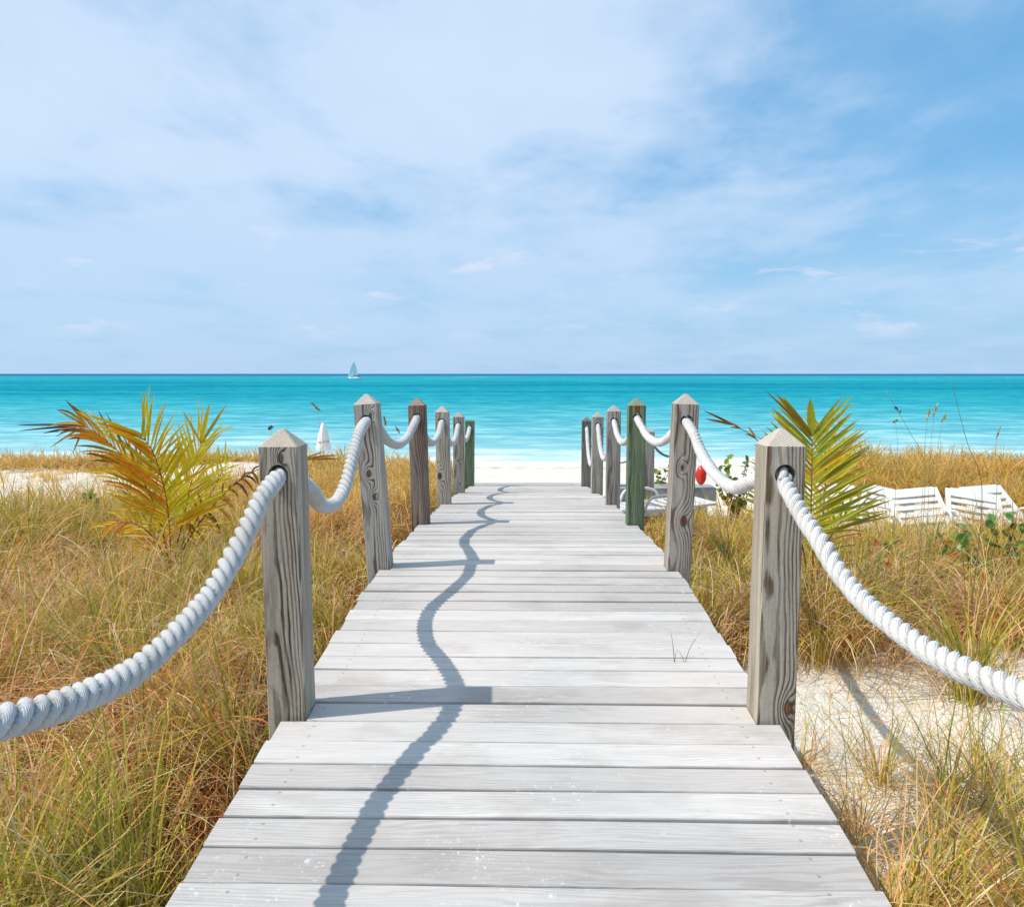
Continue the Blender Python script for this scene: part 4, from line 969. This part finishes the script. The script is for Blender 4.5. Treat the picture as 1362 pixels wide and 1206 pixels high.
# ---------------------------------------------------------------- timber bench, corner post, grey rope
bn = empty('timber_bench', (1.72, 10.6, float(ground(1.72, 10.6)))); tag(bn, 'low weathered grey timber bench on the sand right of the boardwalk', 'bench')
gz_ = bn.location.z; zt = at(850, 646, 10.6).z
mb = MB(); mb.box((0, 0, zt-gz_-.085), (1.35, .40, .17)); mb.build('seat', M['beam'], bn, bevel=.01)
for x in (-.5, .5): mb = MB(); mb.box((x, 0, (zt-gz_-.172)/2-.1), (.14, .32, zt-gz_-.172+.2)); mb.build('leg', M['beam'], bn, bevel=.006)
Yc = 10.15
def lonepost(px, Y, ztop, lab, h=1.05):
    p = at(px, 600, Y); bm = MB(); a = .065
    bm.box((0, 0, h/2-.3), (.13, .13, h+.6)); k = len(bm.v)
    bm.v += [(-a, -a, h), (a, -a, h), (a, a, h), (-a, a, h), (0, 0, h+.045)]; bm.f += [(k, k+1, k+4), (k+1, k+2, k+4), (k+2, k+3, k+4), (k+3, k, k+4)]
    o = bm.build('weathered_post', mats['R4']); o.location = (p.x, Y, ztop-h-.045); tag(o, lab, 'post', 'weathered posts around the side landing'); return o
lonepost(862.5, Yc, at(862, 569, Yc).z, 'grey post just behind the green stained one, by the timber bench')
lonepost(914, Yc+.2, at(914, 582, Yc).z, 'grey post hidden behind the knotty brown post')
ga = at(864, 590, Yc); gb = at(914, 606, Yc+.2)
pts = [ga]+[at(a, b, Yc) for a, b in ((871, 595), (877, 601), (884, 605.5), (892, 607), (900, 605))]+[gb]
tag(rope('thin_rope', pts, .016, .06, M['thin_rope'], 24, 1, .01), 'thin grey rope sagging from the post by the bench to the right', 'rope', 'thin grey ropes round the side landing')
pts = [at(862, 590, Yc+.05), at(850, 606, Yc+.6), at(835, 612.5, Yc+1.2), at(826, 615, Yc+1.6), at(812, 610, Yc+2.1), HL['R6']+Vector((.02, .05, -.25))]
tag(rope('thin_rope', pts, .016, .06, M['thin_rope'], 24, 1, .01), 'thin grey rope running from the post by the bench back to the end post', 'rope', 'thin grey ropes round the side landing')
# red float hanging behind the second right post
p = at(932.5, 632, 9.4); fl = empty('red_float', p); tag(fl, 'bright red float half hidden behind the knotty right post', 'float')
mb = MB(); mb.tube([(0, 0, -.115+.23*i/10) for i in range(11)], [max(.004, .062*sqrt(max(0, 1-((i-5)/5)**2))) for i in range(11)], 18); mb.build('body', M['red'], fl, True)
mb = MB(); mb.tube([(-.06, 0, .10), (-.10, .01, .2), (-.16, .02, .31)], .006, 6); mb.build('cord', M['thin_rope'], fl, True)
mb = MB(); mb.tube([(-.16, .02, .31), (-.17, .03, -1.2)], .02, 8); mb.build('stake', M['beam'], fl, True)

# ---------------------------------------------------------------- folded parasol near the water
Yu = 31.0; p = at(430.5, 600, Yu); zb = float(ground(p.x, Yu)); ub = empty('beach_parasol', (p.x, Yu, zb)); tag(ub, 'folded white beach parasol on the sand left of the leaning post', 'parasol')
top = at(430.5, 561, Yu).z-zb
mb = MB(); mb.tube([(0, 0, 0), (0, 0, top+.06)], .025, 8); mb.build('pole', M['wood'], ub, True)
mb = MB(); nn = 24; prof = [(.50, .30), (.62, .26), (.85, .22), (1.1, .16), (1.35, .09), (1.0+.55, .03)]; zsU = [(.34, .245), (.40, .25), (.55, .20), (.70, .17), (.85, .11), (.97, .045), (1.0, .01)]
for i, (fz, r) in enumerate(zsU):
    for j in range(nn): a = 2*pi*j/nn; rr = r*(1+.16*cos(8*a)); mb.v.append((rr*cos(a), rr*sin(a), fz*top))
for i in range(len(zsU)-1):
    for j in range(nn): a = i*nn+j; b = i*nn+(j+1) % nn; mb.f.append((a, b, b+nn, a+nn))
mb.build('canopy', M['cloth'], ub, True)
mb = MB(); mb.tube([(0, 0, .52*top), (0, 0, .55*top)], .235, 20); mb.build('tie', simple('tie_band', (.62, .40, .30), .8), ub, True)

# ---------------------------------------------------------------- sailing boat
Ys = 600.0; p = at(472, 503, Ys); bt = empty('sailboat', (p.x, Ys, SEA)); tag(bt, 'small white sailing boat with raised sail near the horizon', 'sailboat')
def loft(secs, n=10):
    mb = MB()
    for (x, hw, zt_, zb_) in secs:
        for j in range(n): a = pi*j/(n-1); mb.v.append((x, -hw*cos(a), zt_-(zt_-zb_)*sin(a)**.7))
    for i in range(len(secs)-1):
        for j in range(n-1): a = i*n+j; mb.f.append((a, a+1, a+n+1, a+n))
        mb.f.append((i*n, (i+1)*n, (i+1)*n+n-1, i*n+n-1))
    mb.f.append(tuple(range(n))); return mb
loft([(-5.2, .05, 1.5, 1.1), (-4, .8, 1.35, .1), (-2, 1.35, 1.2, -.3), (1, 1.5, 1.15, -.35), (3.5, 1.3, 1.15, -.1), (5.0, 1.0, 1.2, .3)]).build('hull', M['hull'], bt, True)
mb = MB(); mb.box((.6, 0, 1.45), (3.4, 1.5, .5)); mb.build('cabin', M['hull'], bt, bevel=.12)
mb = MB(); mb.tube([(-.4, 0, 1.2), (-.55, 0, 14.8)], [.12, .07], 8); mb.build('mast', M['alu'], bt, True)
mb = MB(); mb.tube([(-.4, 0, 2.6), (3.8, .3, 2.5)], .17, 8); mb.build('boom', M['navy'], bt, True)
def sail(tri, name, belly):
    mb = MB(); A, B, C_ = [Vector(t) for t in tri]; n = 8
    ids = {}
    for i in range(n+1):
        for j in range(n+1-i):
            u = i/n; v = j/n; q = A*(1-u-v)+B*u+C_*v; q += Vector((0, belly*27*u*v*(1-u-v), 0)); ids[i, j] = len(mb.v); mb.v.append(tuple(q))
    for i in range(n):
        for j in range(n-i):
            mb.f.append((ids[i, j], ids[i+1, j], ids[i, j+1]))
            if j < n-i-1: mb.f.append((ids[i+1, j], ids[i+1, j+1], ids[i, j+1]))
    o = mb.build(name, M['sail'], bt, True); m_ = o.modifiers.new('t', 'SOLIDIFY'); m_.thickness = .03
sail([(-5.1, 0, 1.6), (-.6, .0, 14.2), (-.9, .35, 2.6)], 'headsail', .5); sail([(-.35, 0, 3.0), (-.5, 0, 14.3), (2.6, .3, 3.0)], 'mainsail', .3)
for x, z in ((3.2, 1.9), (4.1, 1.8)):
    mb = MB(); mb.tube([(x, .2, z-.7), (x+.05, .2, z-.3), (x, .2, z+.1), (x, .2, z+.25)], [.22, .26, .2, .1], 8); mb.build('crew', M['dark'], bt, True)
